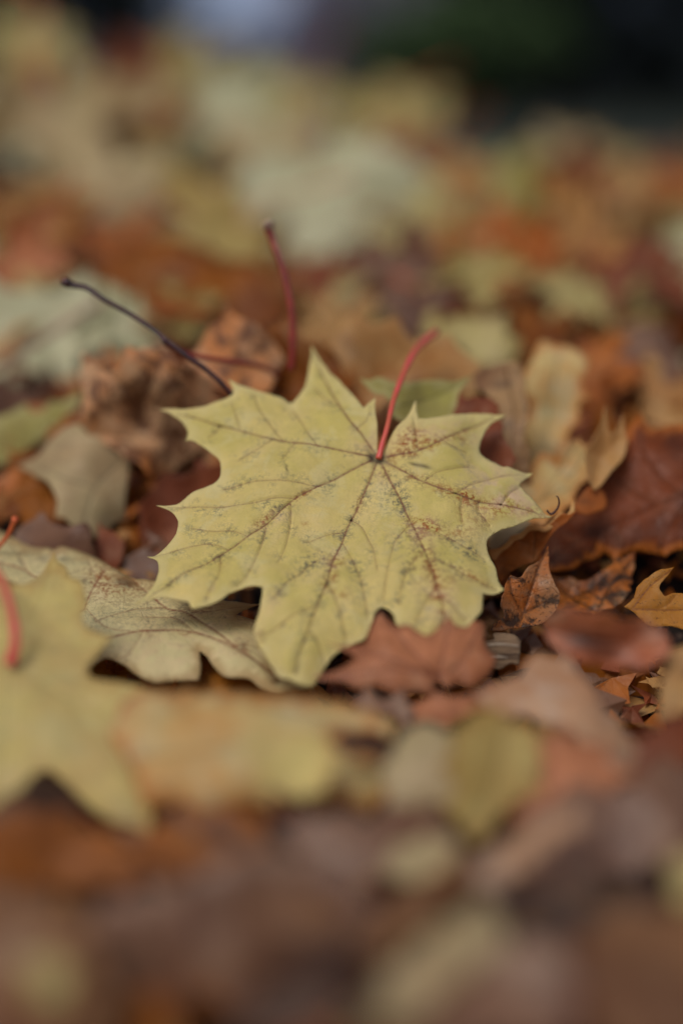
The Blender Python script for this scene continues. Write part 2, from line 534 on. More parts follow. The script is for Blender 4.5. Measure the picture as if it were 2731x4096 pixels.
# crumbs and broken leaf scraps under the whole leaves: nobody could count them
V, F, MI = [], [], []
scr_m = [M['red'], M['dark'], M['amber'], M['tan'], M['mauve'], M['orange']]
for k in range(4500):
    y = 0.12 + 1.2 * rnd.random() ** 1.1
    x = (rnd.random() - 0.5) * (0.5 + 0.85 * y)
    z = litter(x, y) - rnd.uniform(0.006, 0.026)
    sz = rnd.uniform(0.010, 0.034)
    rot = Matrix.Rotation(rnd.uniform(0, 6.28), 4, 'Z') @ Matrix.Rotation(rnd.gauss(0, 0.6), 4, 'X') @ Matrix.Rotation(rnd.gauss(0, 0.5), 4, 'Y')
    if k > 3600:
        y = rnd.uniform(.44, .66); x = rnd.uniform(-.17, .17); z = litter(x, y) - rnd.uniform(-.002, .018); sz = rnd.uniform(.003, .010)
    n = rnd.choice((7, 9, 10))
    b = len(V)
    V.append(Vector((x, y, z)) + rot @ Vector((0, 0, sz * 0.25)))
    for i in range(n):
        an = 6.283 * i / n
        r_ = sz * rnd.uniform(0.45, 1.1) * (1.0 if i % 2 else 0.5)
        V.append(Vector((x, y, z)) + rot @ Vector((r_ * math.cos(an), r_ * math.sin(an), 0.2 * sz * math.sin(2 * an + k))))
    mi = rnd.randrange(len(scr_m))
    for i in range(n):
        F.append((b, b + 1 + i, b + 1 + (i + 1) % n)); MI.append(mi)
me = bpy.data.meshes.new('leaf_scraps')
me.from_pydata([tuple(v) for v in V], [], F)
for m_ in scr_m: me.materials.append(m_)
me.polygons.foreach_set('material_index', MI)
A_ = np.array([tuple(v) for v in V])
for nm, vals in (('vd', np.full(len(V), 0.02)), ('vs', np.full(len(V), 0.02)), ('ed', np.full(len(V), 0.01))):
    a = me.attributes.new(nm, 'FLOAT', 'POINT'); a.data.foreach_set('value', vals)
a = me.attributes.new('luv', 'FLOAT_VECTOR', 'POINT'); a.data.foreach_set('vector', A_.ravel())
so = link(bpy.data.objects.new('leaf_scraps', me))
tag(so, 'broken brown leaf scraps and crumbs filling the gaps low in the heap', 'leaf litter', kind='stuff')


# background: shrubs and trees
def foliage_mat(name, c1, c2):
    m = simple_mat(name, c1, c2, 2.0, rough=0.6, bump=0.0)
    return m


M['green_f'] = foliage_mat('dark_green_foliage', (84, 108, 66), (62, 84, 50))
M['dark_f'] = foliage_mat('blackish_evergreen_foliage', (54, 62, 62), (38, 46, 48))
M['grey_f'] = foliage_mat('grey_violet_bare_twigs', (178, 172, 192), (150, 146, 164))
M['trunkbark'] = simple_mat('dark_tree_bark', (50, 44, 40), (30, 27, 26), 6.0, rough=0.8, bump=1.0, dist=0.02, stretch=(1, 1, 0.2))


def crown_mesh(name, cx, cy, cz, rx, ry, rz, n, leaf, mat, seed, gaps=0.5):
    r = random.Random(seed)
    V, F = [], []
    clumps = [(Vector((r.gauss(0, .42), r.gauss(0, .42), r.uniform(-.8, .8))), r.uniform(.28, .5)) for _ in range(16)]
    for i in range(n):
        c, cr = r.choice(clumps)
        p = c + Vector((r.gauss(0, cr * .5), r.gauss(0, cr * .5), r.gauss(0, cr * .5)))
        if p.length > 1.15: p *= 1.0 / p.length
        p = Vector((cx + p.x * rx, cy + p.y * ry, max(0.02, cz + p.z * rz)))
        q = Matrix.Rotation(r.uniform(0, 6.28), 3, 'Z') @ Matrix.Rotation(r.uniform(-1.3, 1.3), 3, 'X')
        s_ = leaf * r.uniform(.6, 1.3)
        b = len(V)
        for d in ((-.5, 0, 0), (0, -.28, .05), (.5, 0, 0), (0, .28, .05)):
            V.append(tuple(p + q @ (Vector(d) * s_)))
        F.append((b, b + 1, b + 2, b + 3))
    me = bpy.data.meshes.new(name)
    me.from_pydata(V, [], F)
    me.materials.append(mat)
    return me


def shrub(name, px, Y, w, h, mat, label, cat, seed, n=5200, leaf=0.10, stems=5):
    x = ray(px, 176)[0] * Y
    root = empty(name, (x, Y, 0))
    tag(root, label, cat, 'shrubs and trees behind the leaf heap')
    o = link(bpy.data.objects.new('foliage', crown_mesh('foliage', 0, 0, h * .52, w * .5, w * .4, h * .5, n, leaf, mat, seed)), root)
    r = random.Random(seed)
    for k in range(stems):
        a = r.uniform(0, 6.28)
        tip = (math.cos(a) * w * .3, math.sin(a) * w * .25, h * r.uniform(.5, .8))
        link(bpy.data.objects.new('stem', tube_mesh('stem', [(0.04 * math.cos(a), 0.04 * math.sin(a), 0), (tip[0] * .4, tip[1] * .4, tip[2] * .5), tip], [.03, .02, .008], M['trunkbark'], 6, 3)), root)
    return root


def tree(name, px, Y, r0, h, mat, label, seed, crown_z, crown_r, n=7000, leaf=0.25):
    x = ray(px, 176)[0] * Y
    root = empty(name, (x, Y, 0))
    tag(root, label, 'tree', 'shrubs and trees behind the leaf heap')
    r = random.Random(seed)
    tr = link(bpy.data.objects.new('trunk', tube_mesh('trunk', [(0, 0, -.1), (.02, .02, .5), (.05 * r.uniform(-1, 1), 0, h * .4), (.15 * r.uniform(-1, 1), 0, h * .9)], [r0 * 1.5, r0, r0 * .8, r0 * .3], M['trunkbark'], 12, 5)), root)
    for k in range(6):
        a = r.uniform(0, 6.28); z0 = crown_z * .55 + r.random() * h * .35
        link(bpy.data.objects.new('limb', tube_mesh('limb', [(0, 0, z0), (math.cos(a) * crown_r * .4, math.sin(a) * crown_r * .4, z0 + .5), (math.cos(a) * crown_r * .8, math.sin(a) * crown_r * .8, z0 + 1.3)], [r0 * .4, r0 * .25, r0 * .08], M['trunkbark'], 6, 3)), tr)
    link(bpy.data.objects.new('crown', crown_mesh('crown', 0, 0, crown_z, crown_r, crown_r, h * .42, n, leaf, mat, seed)), root)


shrub('shrub', 1060, 11.8, 1.9, 1.0, M['green_f'], 'low dark green shrub, the only green one behind the heap', 'shrub', 3)
shrub('evergreen_bush', 1270, 13.5, 2.2, 2.6, M['dark_f'], 'wide blackish evergreen bush behind the green shrub', 'bush', 4, 9000, .16)
shrub('evergreen_bush', 1740, 12.8, 2.2, 2.4, M['dark_f'], 'blackish evergreen bush cut by the right edge, beyond the heap', 'bush', 5, 9000, .16)
shrub('evergreen_bush', 90, 13.5, 2.9, 2.3, M['dark_f'], 'dark evergreen bush behind the left crest of the heap', 'bush', 6, 9000, .16)
shrub('evergreen_bush', 1020, 15.5, 3.0, 2.4, M['dark_f'], 'dark evergreen bush directly behind the green shrub', 'bush', 7, 9000, .16)
shrub('twiggy_bush', 800, 13.6, 1.5, 2.2, M['grey_f'], 'grey violet twiggy bush right of the bright sky gap', 'bush', 8, 5200, .12)
shrub('evergreen_bush', -160, 12.0, 2.6, 2.0, M['dark_f'], 'dark evergreen bush cut by the left edge', 'bush', 9, 7000, .16)
shrub('low_bush', 530, 15.0, 2.6, .74, M['dark_f'], 'low dark bush closing the foot of the bright sky gap', 'bush', 31, 5000, .12)
shrub('low_bush', 1490, 14.0, 2.4, 1.0, M['dark_f'], 'dark bush under the faint sky patch at the top right', 'bush', 32, 6000, .12)
tree('tree', 300, 17, .28, 7, M['dark_f'], 'dark tree trunk left of the bright sky gap', 21, 4.6, 2.2)
tree('tree', 900, 18, .35, 8, M['dark_f'], 'thick dark tree trunk behind the grey twiggy bush', 22, 5.2, 2.6)
tree('tree', 1280, 19, .4, 8, M['dark_f'], 'thick dark tree trunk behind the wide evergreen bush', 23, 5.2, 2.6)
tree('tree', -120, 18, .3, 8, M['dark_f'], 'dark tree trunk near the left edge of the view', 24, 5.0, 2.5)

# ------------------------------------------------------------------ leaves traced at their own distance
LANDMARKS = []   # (location, phrase)


def normal_of(tilt, yaw=0.0):
    """tilt: degrees the leaf face leans from straight up towards the camera; yaw: turned to the right (+)"""
    t, w = R(tilt), R(yaw)
    return np.array([math.sin(t) * math.sin(w), -math.sin(t) * math.cos(w), math.cos(t)])


def traced_blade(name, outline, anchor, tilt, yaw, mat, veins=(), subs=(), Y=None, up=0.0, spacing=9, bend=(0, 0, 0),
                 wave=0.0, wave_f=28, curl=0.0, pucker=0.0006, weights=None, thick=0.00022, seed=0, n=3, sharp=62, parent=None, origin=None,
                 auto_veins=None, fold=None, jag=0.0):
    O = smooth_closed(outline, n, sharp)
    r = random.Random(seed)
    if seed >= 14 and seed != 17:
        wave *= 1.5; wave_f *= 1.15
    Ow = []
    for p in O:   # small irregularity of the margin
        q = Vector((p[0] / 13.0, p[1] / 13.0, seed))
        Ow.append(p + np.array([noise.noise(q), noise.noise(q + Vector((9, 9, 9)))]) * 1.3)
    if jag:      # pointed maple teeth with hollow bays between them
        L_ = np.array(Ow); Ls = []
        for i in range(len(L_)):
            a_, c_ = L_[i], L_[(i + 1) % len(L_)]
            m_ = max(1, int(np.hypot(*(c_ - a_)) / 5))
            for k in range(m_): Ls.append(a_ + (c_ - a_) * k / m_)
        L_ = np.array(Ls)
        area = 0.5 * np.sum(L_[:, 0] * np.roll(L_[:, 1], -1) - np.roll(L_[:, 0], -1) * L_[:, 1])
        tg = np.roll(L_, -2, 0) - np.roll(L_, 2, 0)
        nr = np.stack([tg[:, 1], -tg[:, 0]], 1) * (1 if area > 0 else -1)
        nr /= np.maximum(1e-6, np.hypot(*nr.T))[:, None]
        off = np.zeros(len(L_)); i = r.randrange(4)
        while i < len(L_) - 4:
            span = r.randint(int(5 + jag * .30), int(9 + jag * .75)); amp = jag * r.uniform(.5, 1.5)
            for k in range(span):
                if i + k >= len(L_): break
                q_ = k / span
                pk = (q_ / .62) ** 2.4 if q_ < .62 else ((1 - q_) / .38) ** 1.8
                off[i + k] = amp * (pk - .32)
            i += span
        Ow = [p + n_ * o_ for p, n_, o_ in zip(L_, nr, off)]
    vl = [np.array(catmull(v, 4)) for v in veins]
    sl = [np.array(catmull(v, 4)) for v in subs]
    P, T, loop = flat_mesh(Ow, spacing, vl, sl)
    if Y is None: Y = hit(anchor[0], anchor[1], up)
    P0 = np.array(at(anchor[0], anchor[1], Y))
    nrm = normal_of(tilt, yaw)
    ax = np.cross(np.array([0, 1, 0.0]), nrm); ax /= np.linalg.norm(ax)
    ay = np.cross(nrm, ax)
    u = (P[:, 0] - 784.0) / 784.0 * TH
    v = (1176.0 - P[:, 1]) / 1176.0 * TV
    D = np.stack([u, CP + v * SP, -SP + v * CP], 1)
    C = np.array([0, 0, CAMZ])
    dn = D @ nrm
    f = np.zeros(len(P))
    mm = TH / 784.0 * Y        # metres per picture unit here
    edd = seg_dist(P, [loop]) * mm
    damp = 0.6
    for it in range(14):
        t = ((P0 - C) @ nrm + f) / dn
        W = C + D * t[:, None]
        a = (W - P0) @ ax; b = (W - P0) @ ay
        fn = bend[0] * a * a + bend[1] * b * b + bend[2] * a * b
        if fold is not None:      # a crease: (x, y, angle, steepness) in leaf metres
            fx, fy, fa, fs = fold
            dd = (a - fx) * math.cos(R(fa)) + (b - fy) * math.sin(R(fa))
            fn = fn + fs * np.sqrt(dd * dd + 0.00002)
        if wave:
            fn = fn + wave * np.array([noise.noise(Vector((x * wave_f, y * wave_f, seed * 3.1))) for x, y in zip(a, b)]) if it in (0, 5, 10) else fn + wave_last
            if it in (0, 5, 10):
                wave_last = wave * np.array([noise.noise(Vector((x * wave_f, y * wave_f, seed * 3.1))) for x, y in zip(a, b)])
        if curl:
            fn = fn + curl * np.clip(1 - edd / 0.012, 0, 1) ** 2
        f = f * (1 - damp) + fn * damp
    t = ((P0 - C) @ nrm + f) / dn
    W = C + D * t[:, None]
    vd = (seg_dist(P, vl) if vl else np.full(len(P), 999.)) * mm
    if seed == 1:
        vd = vd * (0.75 + 1.1 * np.clip(np.hypot(P[:, 0] - 869, P[:, 1] - 1053) / 560, 0, 1))
    vs = (seg_dist(P, sl) if sl else np.full(len(P), 999.)) * mm
    near = np.minimum(vd, vs)
    relief = pucker * (np.clip(near / 0.006, 0, 1) ** 0.7)
    relief = relief + pucker * 1.3 * np.array([noise.noise(Vector((x * 90, y * 90, seed + 5))) for x, y in zip(a, b)])
    W = W + nrm * relief[:, None]
    org = np.array(origin) if origin is not None else P0
    attrs = {'luv': np.stack([a, b, np.full(len(a), seed * 1.7)], 1), 'vd': vd, 've': vd, 'vs': vs, 'ed': edd}
    del attrs['ve']
    if weights is not None:
        for k, L in weights.items():
            w = np.zeros(len(P))
            for (x, y, sx, sy, ang, amp) in L:
                c, s_ = math.cos(R(ang)), math.sin(R(ang))
                dx, dy = P[:, 0] - x, P[:, 1] - y
                aa = (dx * c + dy * s_) / sx; bb = (-dx * s_ + dy * c) / sy
                w += amp * (1.15 if k == 'rust' else 1) * np.exp(-0.5 * (aa * aa + bb * bb))
            attrs[k] = np.clip(w, 0, 1.3)
    me = finish_mesh(name, W - org, T, attrs, [mat])
    o = bpy.data.objects.new(name, me)
    if thick:
        so = o.modifiers.new('thickness', 'SOLIDIFY'); so.thickness = thick; so.offset = -1
    link(o, parent)
    return o, P0


def leaf(label, outline, anchor, tilt, yaw, matkey, name='maple_leaf', stalk=None, landmark=None, group=None, cat='leaf', **kw):
    Y = kw.get('Y') or hit(anchor[0], anchor[1], kw.get('up', 0.0))
    kw['Y'] = Y
    root = empty(name, at(anchor[0], anchor[1], Y))
    tag(root, label, cat, group or 'fallen leaves of the heap')
    traced_blade('blade', outline, anchor, tilt, yaw, M[matkey], parent=root, **kw)
    if stalk:
        pts, rad, sm = stalk
        P3 = [at(*p) - root.location for p in pts]
        link(bpy.data.objects.new('stalk', tube_mesh('stalk', P3, rad, M[sm])), root)
    if landmark: LANDMARKS.append((Vector(root.location), landmark))
    return root


# --- the big yellow leaf in focus
J = (869, 1053)
HERO = [(869, 1051), (867, 1033), (866, 1001), (865.6, 976), (861, 944), (863, 917), (849, 927), (835, 938), (827, 932), (804.6, 904), (778.5, 878), (750, 849.6), (732, 823),
        (716, 797), (714, 823.5), (709, 851.6), (702, 884), (694, 904), (680, 920), (665.6, 927), (649.5, 918), (629, 912), (605, 906), (585, 898), (561, 890), (545, 886),
        (524.6, 876), (533.5, 892), (536, 904), (526.7, 915), (504.5, 924), (476, 934), (448, 939.5), (424, 943.5), (396, 941), (365.5, 945), (390, 952), (412, 966), (426, 982.5),
        (433, 1003), (426, 1017), (442, 1017), (464, 1029), (488, 1047), (504.5, 1061), (508, 1081), (504.5, 1101), (488, 1115.5), (468, 1125), (448, 1131.6), (432, 1141.7),
        (412, 1156), (387.7, 1162.6), (358.7, 1164), (383.7, 1172), (400, 1184), (410, 1202), (408, 1222), (396, 1244), (375.6, 1264.5), (355.5, 1279), (339, 1281), (359.5, 1288.7),
        (365.5, 1303), (363.5, 1323), (353.5, 1347), (335, 1371), (314, 1391), (335, 1385), (367.6, 1375), (396, 1379), (420, 1384), (433, 1387), (442, 1403.5), (464, 1398.6),
        (488, 1391), (508.5, 1381), (528.7, 1365), (549, 1354), (569, 1348.7), (585, 1348), (599, 1353), (603, 1359), (600, 1387), (595, 1411.5), (587, 1435.7), (583, 1460),
        (591, 1484), (609, 1512), (625, 1536), (640, 1558), (664, 1566), (690, 1578), (716, 1578), (734, 1556), (748, 1530), (765, 1508), (795, 1488), (820, 1480), (838, 1472), (852.6, 1434), (862, 1408.6),
        (874.6, 1398), (891, 1404), (904, 1419.5), (909, 1438), (929.5, 1448), (955, 1465), (985, 1500), (1010, 1478), (1040, 1470), (1060, 1456), (1072, 1449), (1094, 1419.5), (1105, 1405),
        (1107, 1375.6), (1107, 1364.6), (1131, 1366.5), (1158, 1357), (1145.5, 1342.7), (1140, 1324), (1136, 1306), (1127, 1288), (1118, 1269), (1116, 1251), (1123.5, 1236.5),
        (1136, 1225.5), (1156.5, 1218), (1178.5, 1212.7), (1204, 1201.7), (1229.7, 1192.5), (1266, 1190.7), (1248, 1179.7), (1233, 1163), (1218.7, 1146.8), (1204, 1132),
        (1191, 1113.8), (1200.5, 1104.7), (1224, 1087), (1200.5, 1086), (1182, 1082), (1163.8, 1077), (1152.8, 1077.6), (1134.5, 1068), (1116, 1057), (1103.4, 1046),
        (1099.8, 1033), (1103.4, 1016.8), (1109, 1002), (1116, 989), (1131, 972.8), (1162, 955), (1131, 954.5), (1101.6, 952.7), (1076, 951.6), (1050, 954.5), (1017, 960),
        (988, 963.7), (966, 965.5), (958.8, 958), (953, 923), (944, 943.5), (929.5, 965.5), (911, 983.8), (900, 1002), (889, 1020), (878, 1039)]
HV = [[J, (786.5, 1037), (682, 1019), (625, 1009.5), (553, 990.6), (496.5, 976.5), (448, 962), (408, 952)],
      [J, (810.6, 1079), (728, 1120.7), (673.7, 1149.7), (609, 1208), (569, 1236), (504.5, 1278.6), (440, 1311), (387.7, 1343), (335, 1380)],
      [J, (849, 1105), (824.7, 1162), (798.6, 1212), (784.5, 1250), (766, 1286.7), (750, 1343), (728, 1391), (706, 1456), (684, 1512), (678, 1550)],
      [J, (893, 1101), (915, 1141), (940.5, 1196), (966, 1247.5), (986, 1291.4), (999, 1331.7), (1010, 1372), (1018, 1412), (1010, 1455)],
      [J, (922, 1082.7), (981, 1110), (1046.7, 1135.8), (1098, 1152), (1153, 1161.4), (1211.4, 1174), (1250, 1187)],
      [J, (929.5, 1042.4), (984.4, 1026), (1039, 1002), (1087, 980), (1134.5, 962)],
      [J, (840, 1012), (800, 962), (765, 910), (735, 850), (722, 815)]]
HS = [[(673.7, 1147), (625, 1147.7), (545, 1162), (460, 1166), (385, 1166)], [(722, 1119), (673.7, 1107.4), (601, 1105.4), (512.6, 1125.5)],
      [(569, 1236), (528.7, 1220), (480, 1220), (440, 1214)], [(524.6, 1265), (496.5, 1254.4), (460, 1254.4), (400, 1268.5), (355, 1280.6)],
      [(611, 1210), (605, 1242), (585, 1290.7), (565, 1327), (545, 1346)], [(667.6, 1158), (667.6, 1202), (657.6, 1250), (640, 1290)],
      [(506.5, 1280.6), (504.5, 1315), (484, 1355), (476, 1379)], [(776.4, 1272.5), (730, 1288.7), (698, 1311), (657.6, 1343), (630, 1375)],
      [(794.5, 1224), (754, 1230), (706, 1246)], [(786.5, 1248.4), (806.6, 1282.6), (826.8, 1323), (839, 1379), (846, 1420)],
      [(752, 1343), (772.4, 1379), (786.5, 1427.6), (796.5, 1480)], [(728, 1389), (685.8, 1407.5), (649.5, 1431.7), (605, 1464)],
      [(706, 1456), (726, 1468), (738, 1496), (746, 1522)], [(806.6, 1196), (831, 1214), (847, 1246), (859, 1266.5), (866, 1310)],
      [(973.4, 1106), (1002.7, 1086), (1039, 1077), (1076, 1071.7)], [(1046, 1135.8), (1076, 1117.5), (1127, 1101), (1171, 1093.7), (1210, 1090)],
      [(1098, 1152), (1098, 1170.6), (1112.6, 1192.5), (1123.5, 1207)], [(1061, 1141), (1057.6, 1170.6), (1061, 1200)],
      [(949.6, 1214), (988, 1220), (1024.7, 1234.6), (1076, 1264), (1087, 1269.4), (1112, 1285)], [(986, 1290), (1017, 1291.4), (1050, 1309.7), (1087, 1331.7), (1140, 1354)],
      [(944, 1205), (922, 1225.5), (904, 1254.8), (893, 1295), (885.5, 1335), (880, 1380)], [(973.4, 1262), (947.8, 1291.4), (933, 1317), (922, 1350), (915, 1390)],
      [(1039, 1002), (1068.6, 1015)], [(677.7, 1019), (649.5, 1053)], [(625, 1011), (577, 1041), (549, 1057)], [(508.5, 979.5), (480, 1004.7)],
      [(553, 990), (540.7, 948), (532, 928)], [(649.5, 1012), (621, 976.5), (593, 936), (588, 915)], [(730, 1029), (700, 985), (672, 940)],
      [(800, 962), (782, 938), (745, 915), (722, 890)], [(820, 987), (842, 965), (852, 940)], [(1010, 1372), (1040, 1392), (1070, 1425)], [(1003, 1345), (975, 1390), (955, 1430)],
      [(1012, 1014), (1040, 1030), (1070, 1042)], [(960, 1035), (955, 1000), (948, 960)], [(1150, 1161), (1170, 1135), (1190, 1122)]]
def along(line, amp, s, k=1):
    out = []
    for p in catmull(line, 3)[::k]:
        out.append((p[0] + rnd.uniform(-5, 5), p[1] + rnd.uniform(-4, 4), s * rnd.uniform(.6, 1.4), s * rnd.uniform(.4, 1), rnd.uniform(0, 180), amp * rnd.uniform(.3, 1.2)))
    return out
GREY = [(900, 1138, 22, 30, 0, .8), (888, 1165, 16, 14, 0, .6), (940, 1232, 18, 20, 20, .9), (862, 1188, 9, 9, 0, .5), (700, 1290, 26, 14, -30, .7), (815, 1318, 16, 24, 10, .8), (822, 1372, 18, 14, 0, .7),
        (735, 1360, 14, 30, 20, .5), (655, 1165, 24, 12, -30, .6), (620, 1190, 26, 12, -30, .5), (730, 1140, 28, 12, -20, .5), (560, 1315, 12, 20, 0, .4), (470, 1250, 24, 8, 0, .4), (512, 1180, 20, 8, 0, .4),
        (1010, 1205, 20, 14, 0, .5), (935, 1320, 14, 20, 0, .7), (925, 1290, 12, 12, 0, .6), (1022, 1140, 20, 14, 0, .5), (740, 1230, 24, 8, 0, .5), (980, 1370, 30, 40, 0, .5), (1060, 1310, 30, 26, 20, .5), (1040, 1255, 30, 14, 20, .5), (700, 1430, 20, 20, 0, .4), (760, 1300, 20, 20, 0, .6),
        (1075, 1240, 20, 20, 0, .4), (870, 1260, 20, 20, 0, .3), (600, 1160, 14, 8, 0, .3)] + along(HV[1], .5, 12) + along(HV[2], .5, 11) + along(HV[3], .6, 12) + along(HS[7], .6, 9) + along(HS[21], .5, 9) + along(HS[18], .5, 8) + along(HS[9], .5, 8)
RUST = [(945, 1005, 26, 16, -30, .9), (920, 1020, 14, 18, 30, .7), (985, 1018, 26, 10, -20, .7), (1060, 1012, 16, 6, 20, .6), (972, 1205, 22, 12, 10, 1.0), (1000, 1222, 22, 8, 20, .8), (960, 1230, 20, 10, 30, .5),
        (1070, 1140, 18, 10, 0, .6), (1110, 1158, 40, 8, 8, .8), (1165, 1150, 22, 12, -20, .5), (1150, 1180, 24, 8, 0, .5), (1020, 1125, 20, 8, 20, .6), (1000, 1345, 8, 30, -15, .9), (1010, 1375, 16, 14, 0, .9), (1080, 1325, 30, 6, 28, .7), (1050, 1225, 20, 8, 20, .5),
        (750, 1345, 8, 10, 0, 1.0), (700, 1205, 8, 4, 0, .5), (782, 1365, 14, 8, 20, .6), (770, 1290, 14, 12, 0, .7), (765, 1325, 8, 12, 0, .7), (600, 1205, 14, 6, -30, .6), (610, 1190, 18, 5, -35, .6), (675, 1150, 12, 5, -20, .9), (700, 1135, 14, 4, -28, .8),
        (824, 1162, 5, 12, 10, .8), (880, 1085, 12, 14, 0, .4), (725, 1060, 8, 3, 40, .0), (1200, 1165, 24, 16, 0, .4), (970, 1300, 24, 30, 0, .35), (1030, 1345, 20, 20, 0, .4), (505, 1290, 12, 12, 0, .3), (596, 1466, 8, 14, 0, .5), (590, 1400, 5, 22, 0, .5),
        (1095, 1200, 24, 14, -20, .4), (1060, 1175, 10, 18, 0, .4), (1240, 1183, 20, 8, 20, .7)] + along(HV[4], .6, 10) + along(HV[5], .5, 8) + along(HV[3][4:], .6, 9)
PALE = [(845, 1010, 26, 20, 0, .6), (1140, 1110, 60, 40, 20, .8), (1000, 990, 60, 20, -10, .6), (1180, 1160, 50, 30, 0, .8), (640, 1190, 40, 10, -30, .6), (500, 1365, 20, 14, 0, .6), (1080, 1000, 40, 26, 0, .4), (770, 1280, 26, 30, 0, .5),
        (390, 950, 20, 8, 0, .6), (960, 1215, 40, 30, 0, .5), (880, 1095, 18, 14, 0, .7), (1010, 1380, 40, 40, 0, .5), (620, 1390, 20, 30, 0, .4)]
DARK = [(867, 1055, 13, 8, 0, 1.7), (873, 1057, 12, 3, 30, .8), (858, 1051, 10, 3, 10, .8), (850, 1043, 8, 2.5, 40, .5), (658, 1078, 1.6, 7, -12, .9), (950, 1069, 10, 2.5, 14, .8), (975, 1073, 12, 3, 16, .8), (752, 1344, 4, 4, 0, 1.0), (505, 1281, 3.5, 3, 0, .9),
        (805, 1196, 4, 3.5, 0, .7), (391, 1345, 3, 4, 0, .8), (600, 1357, 4, 4, 0, .9), (806, 907, 4, 3, 0, .6), (940, 1312, 4, 3, 0, .5), (664, 926, 8, 2.5, 0, .6), (626, 1010, 5, 2.5, 0, .6), (1098, 1153, 3, 3, 0, .6), (1100, 1036, 3, 10, 0, .5), (572, 1228, 3, 3, 0, .5),
        (524, 876, 3, 3, 0, .7), (1048, 1136, 8, 2, 10, .5), (863, 935, 3, 6, 0, .3), (590, 1390, 2, 26, 0, .35), (854, 1432, 3, 30, 15, .3)]
HW = {'greyw': GREY, 'rust': RUST, 'pale': PALE, 'dark': DARK}
YH = 0.541
hero = leaf('large pale yellow maple leaf in sharp focus with brown veins and a pink stalk', HERO, J, 36, 3, 'hero',
            Y=YH, spacing=4.2, veins=HV, subs=HS, bend=(-1.2, 0.4, 0.3), wave=0.009, wave_f=20, curl=-0.0022, pucker=0.0009, weights=HW, seed=1,
            stalk=([(869, 1054, YH - .0005), (877, 1022, YH + .003), (888, 985, YH + .008), (896, 950, YH + .014), (905, 915, YH + .022), (930, 850, YH + .04), (958, 800, YH + .06), (1000, 762, YH + .085)],
                   [.0013, .0010, .0010, .0011, .0012, .0014, .0017], 'redstalk'), landmark='the big yellow leaf in focus')

# --- leaves round it
leaf('cream maple leaf with brown specks and reddish veins, lying under the yellow leaf in focus',
     [(-90, 1210), (-20, 1216), (28, 1234), (62, 1253), (86, 1262), (112, 1260), (124, 1268), (143, 1260), (190, 1272), (224, 1284), (252, 1300), (286, 1320), (314, 1331), (357, 1338), (440, 1365), (504, 1381), (561, 1386), (596, 1388),
      (566, 1399), (542, 1415), (571, 1422), (590, 1432), (610, 1470), (622, 1519), (640, 1556), (680, 1560), (719, 1577), (700, 1590), (676, 1587), (640, 1592), (600, 1584), (571, 1564), (514, 1556), (476, 1512), (457, 1497), (462, 1530), (457, 1566),
      (405, 1566), (352, 1572), (314, 1553), (286, 1529), (247, 1514), (205, 1536), (120, 1560), (0, 1560), (-90, 1500)],
     (330, 1440), 17, -4, 'pale', up=0.018, spacing=7, seed=2, bend=(-.8, -1.2, 0), wave=.006, wave_f=26, curl=-0.003,
     veins=[[(-60, 1290), (60, 1310), (160, 1400), (195, 1400)], [(640, 1560), (560, 1500), (450, 1455), (330, 1450), (200, 1475), (60, 1500)], [(640, 1560), (520, 1470), (430, 1410), (380, 1395), (300, 1330)], [(195, 1400), (210, 1360), (245, 1305)]],
     subs=[[(210, 1340), (260, 1340), (320, 1330)], [(222, 1335), (205, 1290)], [(70, 1320), (40, 1270), (20, 1240)], [(450, 1455), (400, 1420), (330, 1420)], [(330, 1450), (300, 1500), (270, 1515)], [(200, 1400), (240, 1440), (300, 1450)], [(440, 1410), (520, 1400), (590, 1390)], [(380, 1395), (310, 1400), (220, 1430)]],
     weights={'dark': [(285, 1335, 14, 9, 20, .9), (300, 1345, 8, 5, 0, .7), (100, 1285, 10, 5, 0, .5), (150, 1290, 12, 5, 0, .6), (195, 1340, 8, 5, 0, .5), (634, 1566, 9, 6, 0, .9), (555, 1486, 6, 7, 0, .5), (430, 1392, 14, 4, -20, .4)],
              'rust': [(230, 1320, 22, 16, 0, .8), (300, 1350, 40, 20, 10, .6), (240, 1360, 30, 20, 0, .5), (555, 1488, 12, 12, 0, .9), (335, 1456, 10, 5, 0, .8), (425, 1456, 14, 5, 0, .8), (620, 1560, 20, 10, 0, .5), (460, 1400, 40, 10, -10, .5)],
              'greyw': [(100, 1290, 60, 26, 0, .8), (240, 1330, 60, 30, 20, .7), (330, 1420, 110, 26, 0, .7), (500, 1430, 60, 20, 0, .5), (20, 1280, 40, 30, 0, .6)], 'pale': [(400, 1500, 160, 40, 0, .5), (500, 1430, 60, 20, 0, .5)]},
     landmark='the speckled cream leaf')
leaf('amber brown leaf showing through the slots under the speckled cream leaf',
     [(180, 1500), (260, 1480), (400, 1500), (470, 1470), (560, 1500), (640, 1540), (720, 1570), (760, 1600), (720, 1640), (600, 1650), (450, 1640), (300, 1630), (190, 1600)],
     (450, 1560), 10, 0, 'gold', up=0.003, spacing=9, seed=70, bend=(-1, -2, 0), wave=.004)
YB = hit(60, 1700, .035)
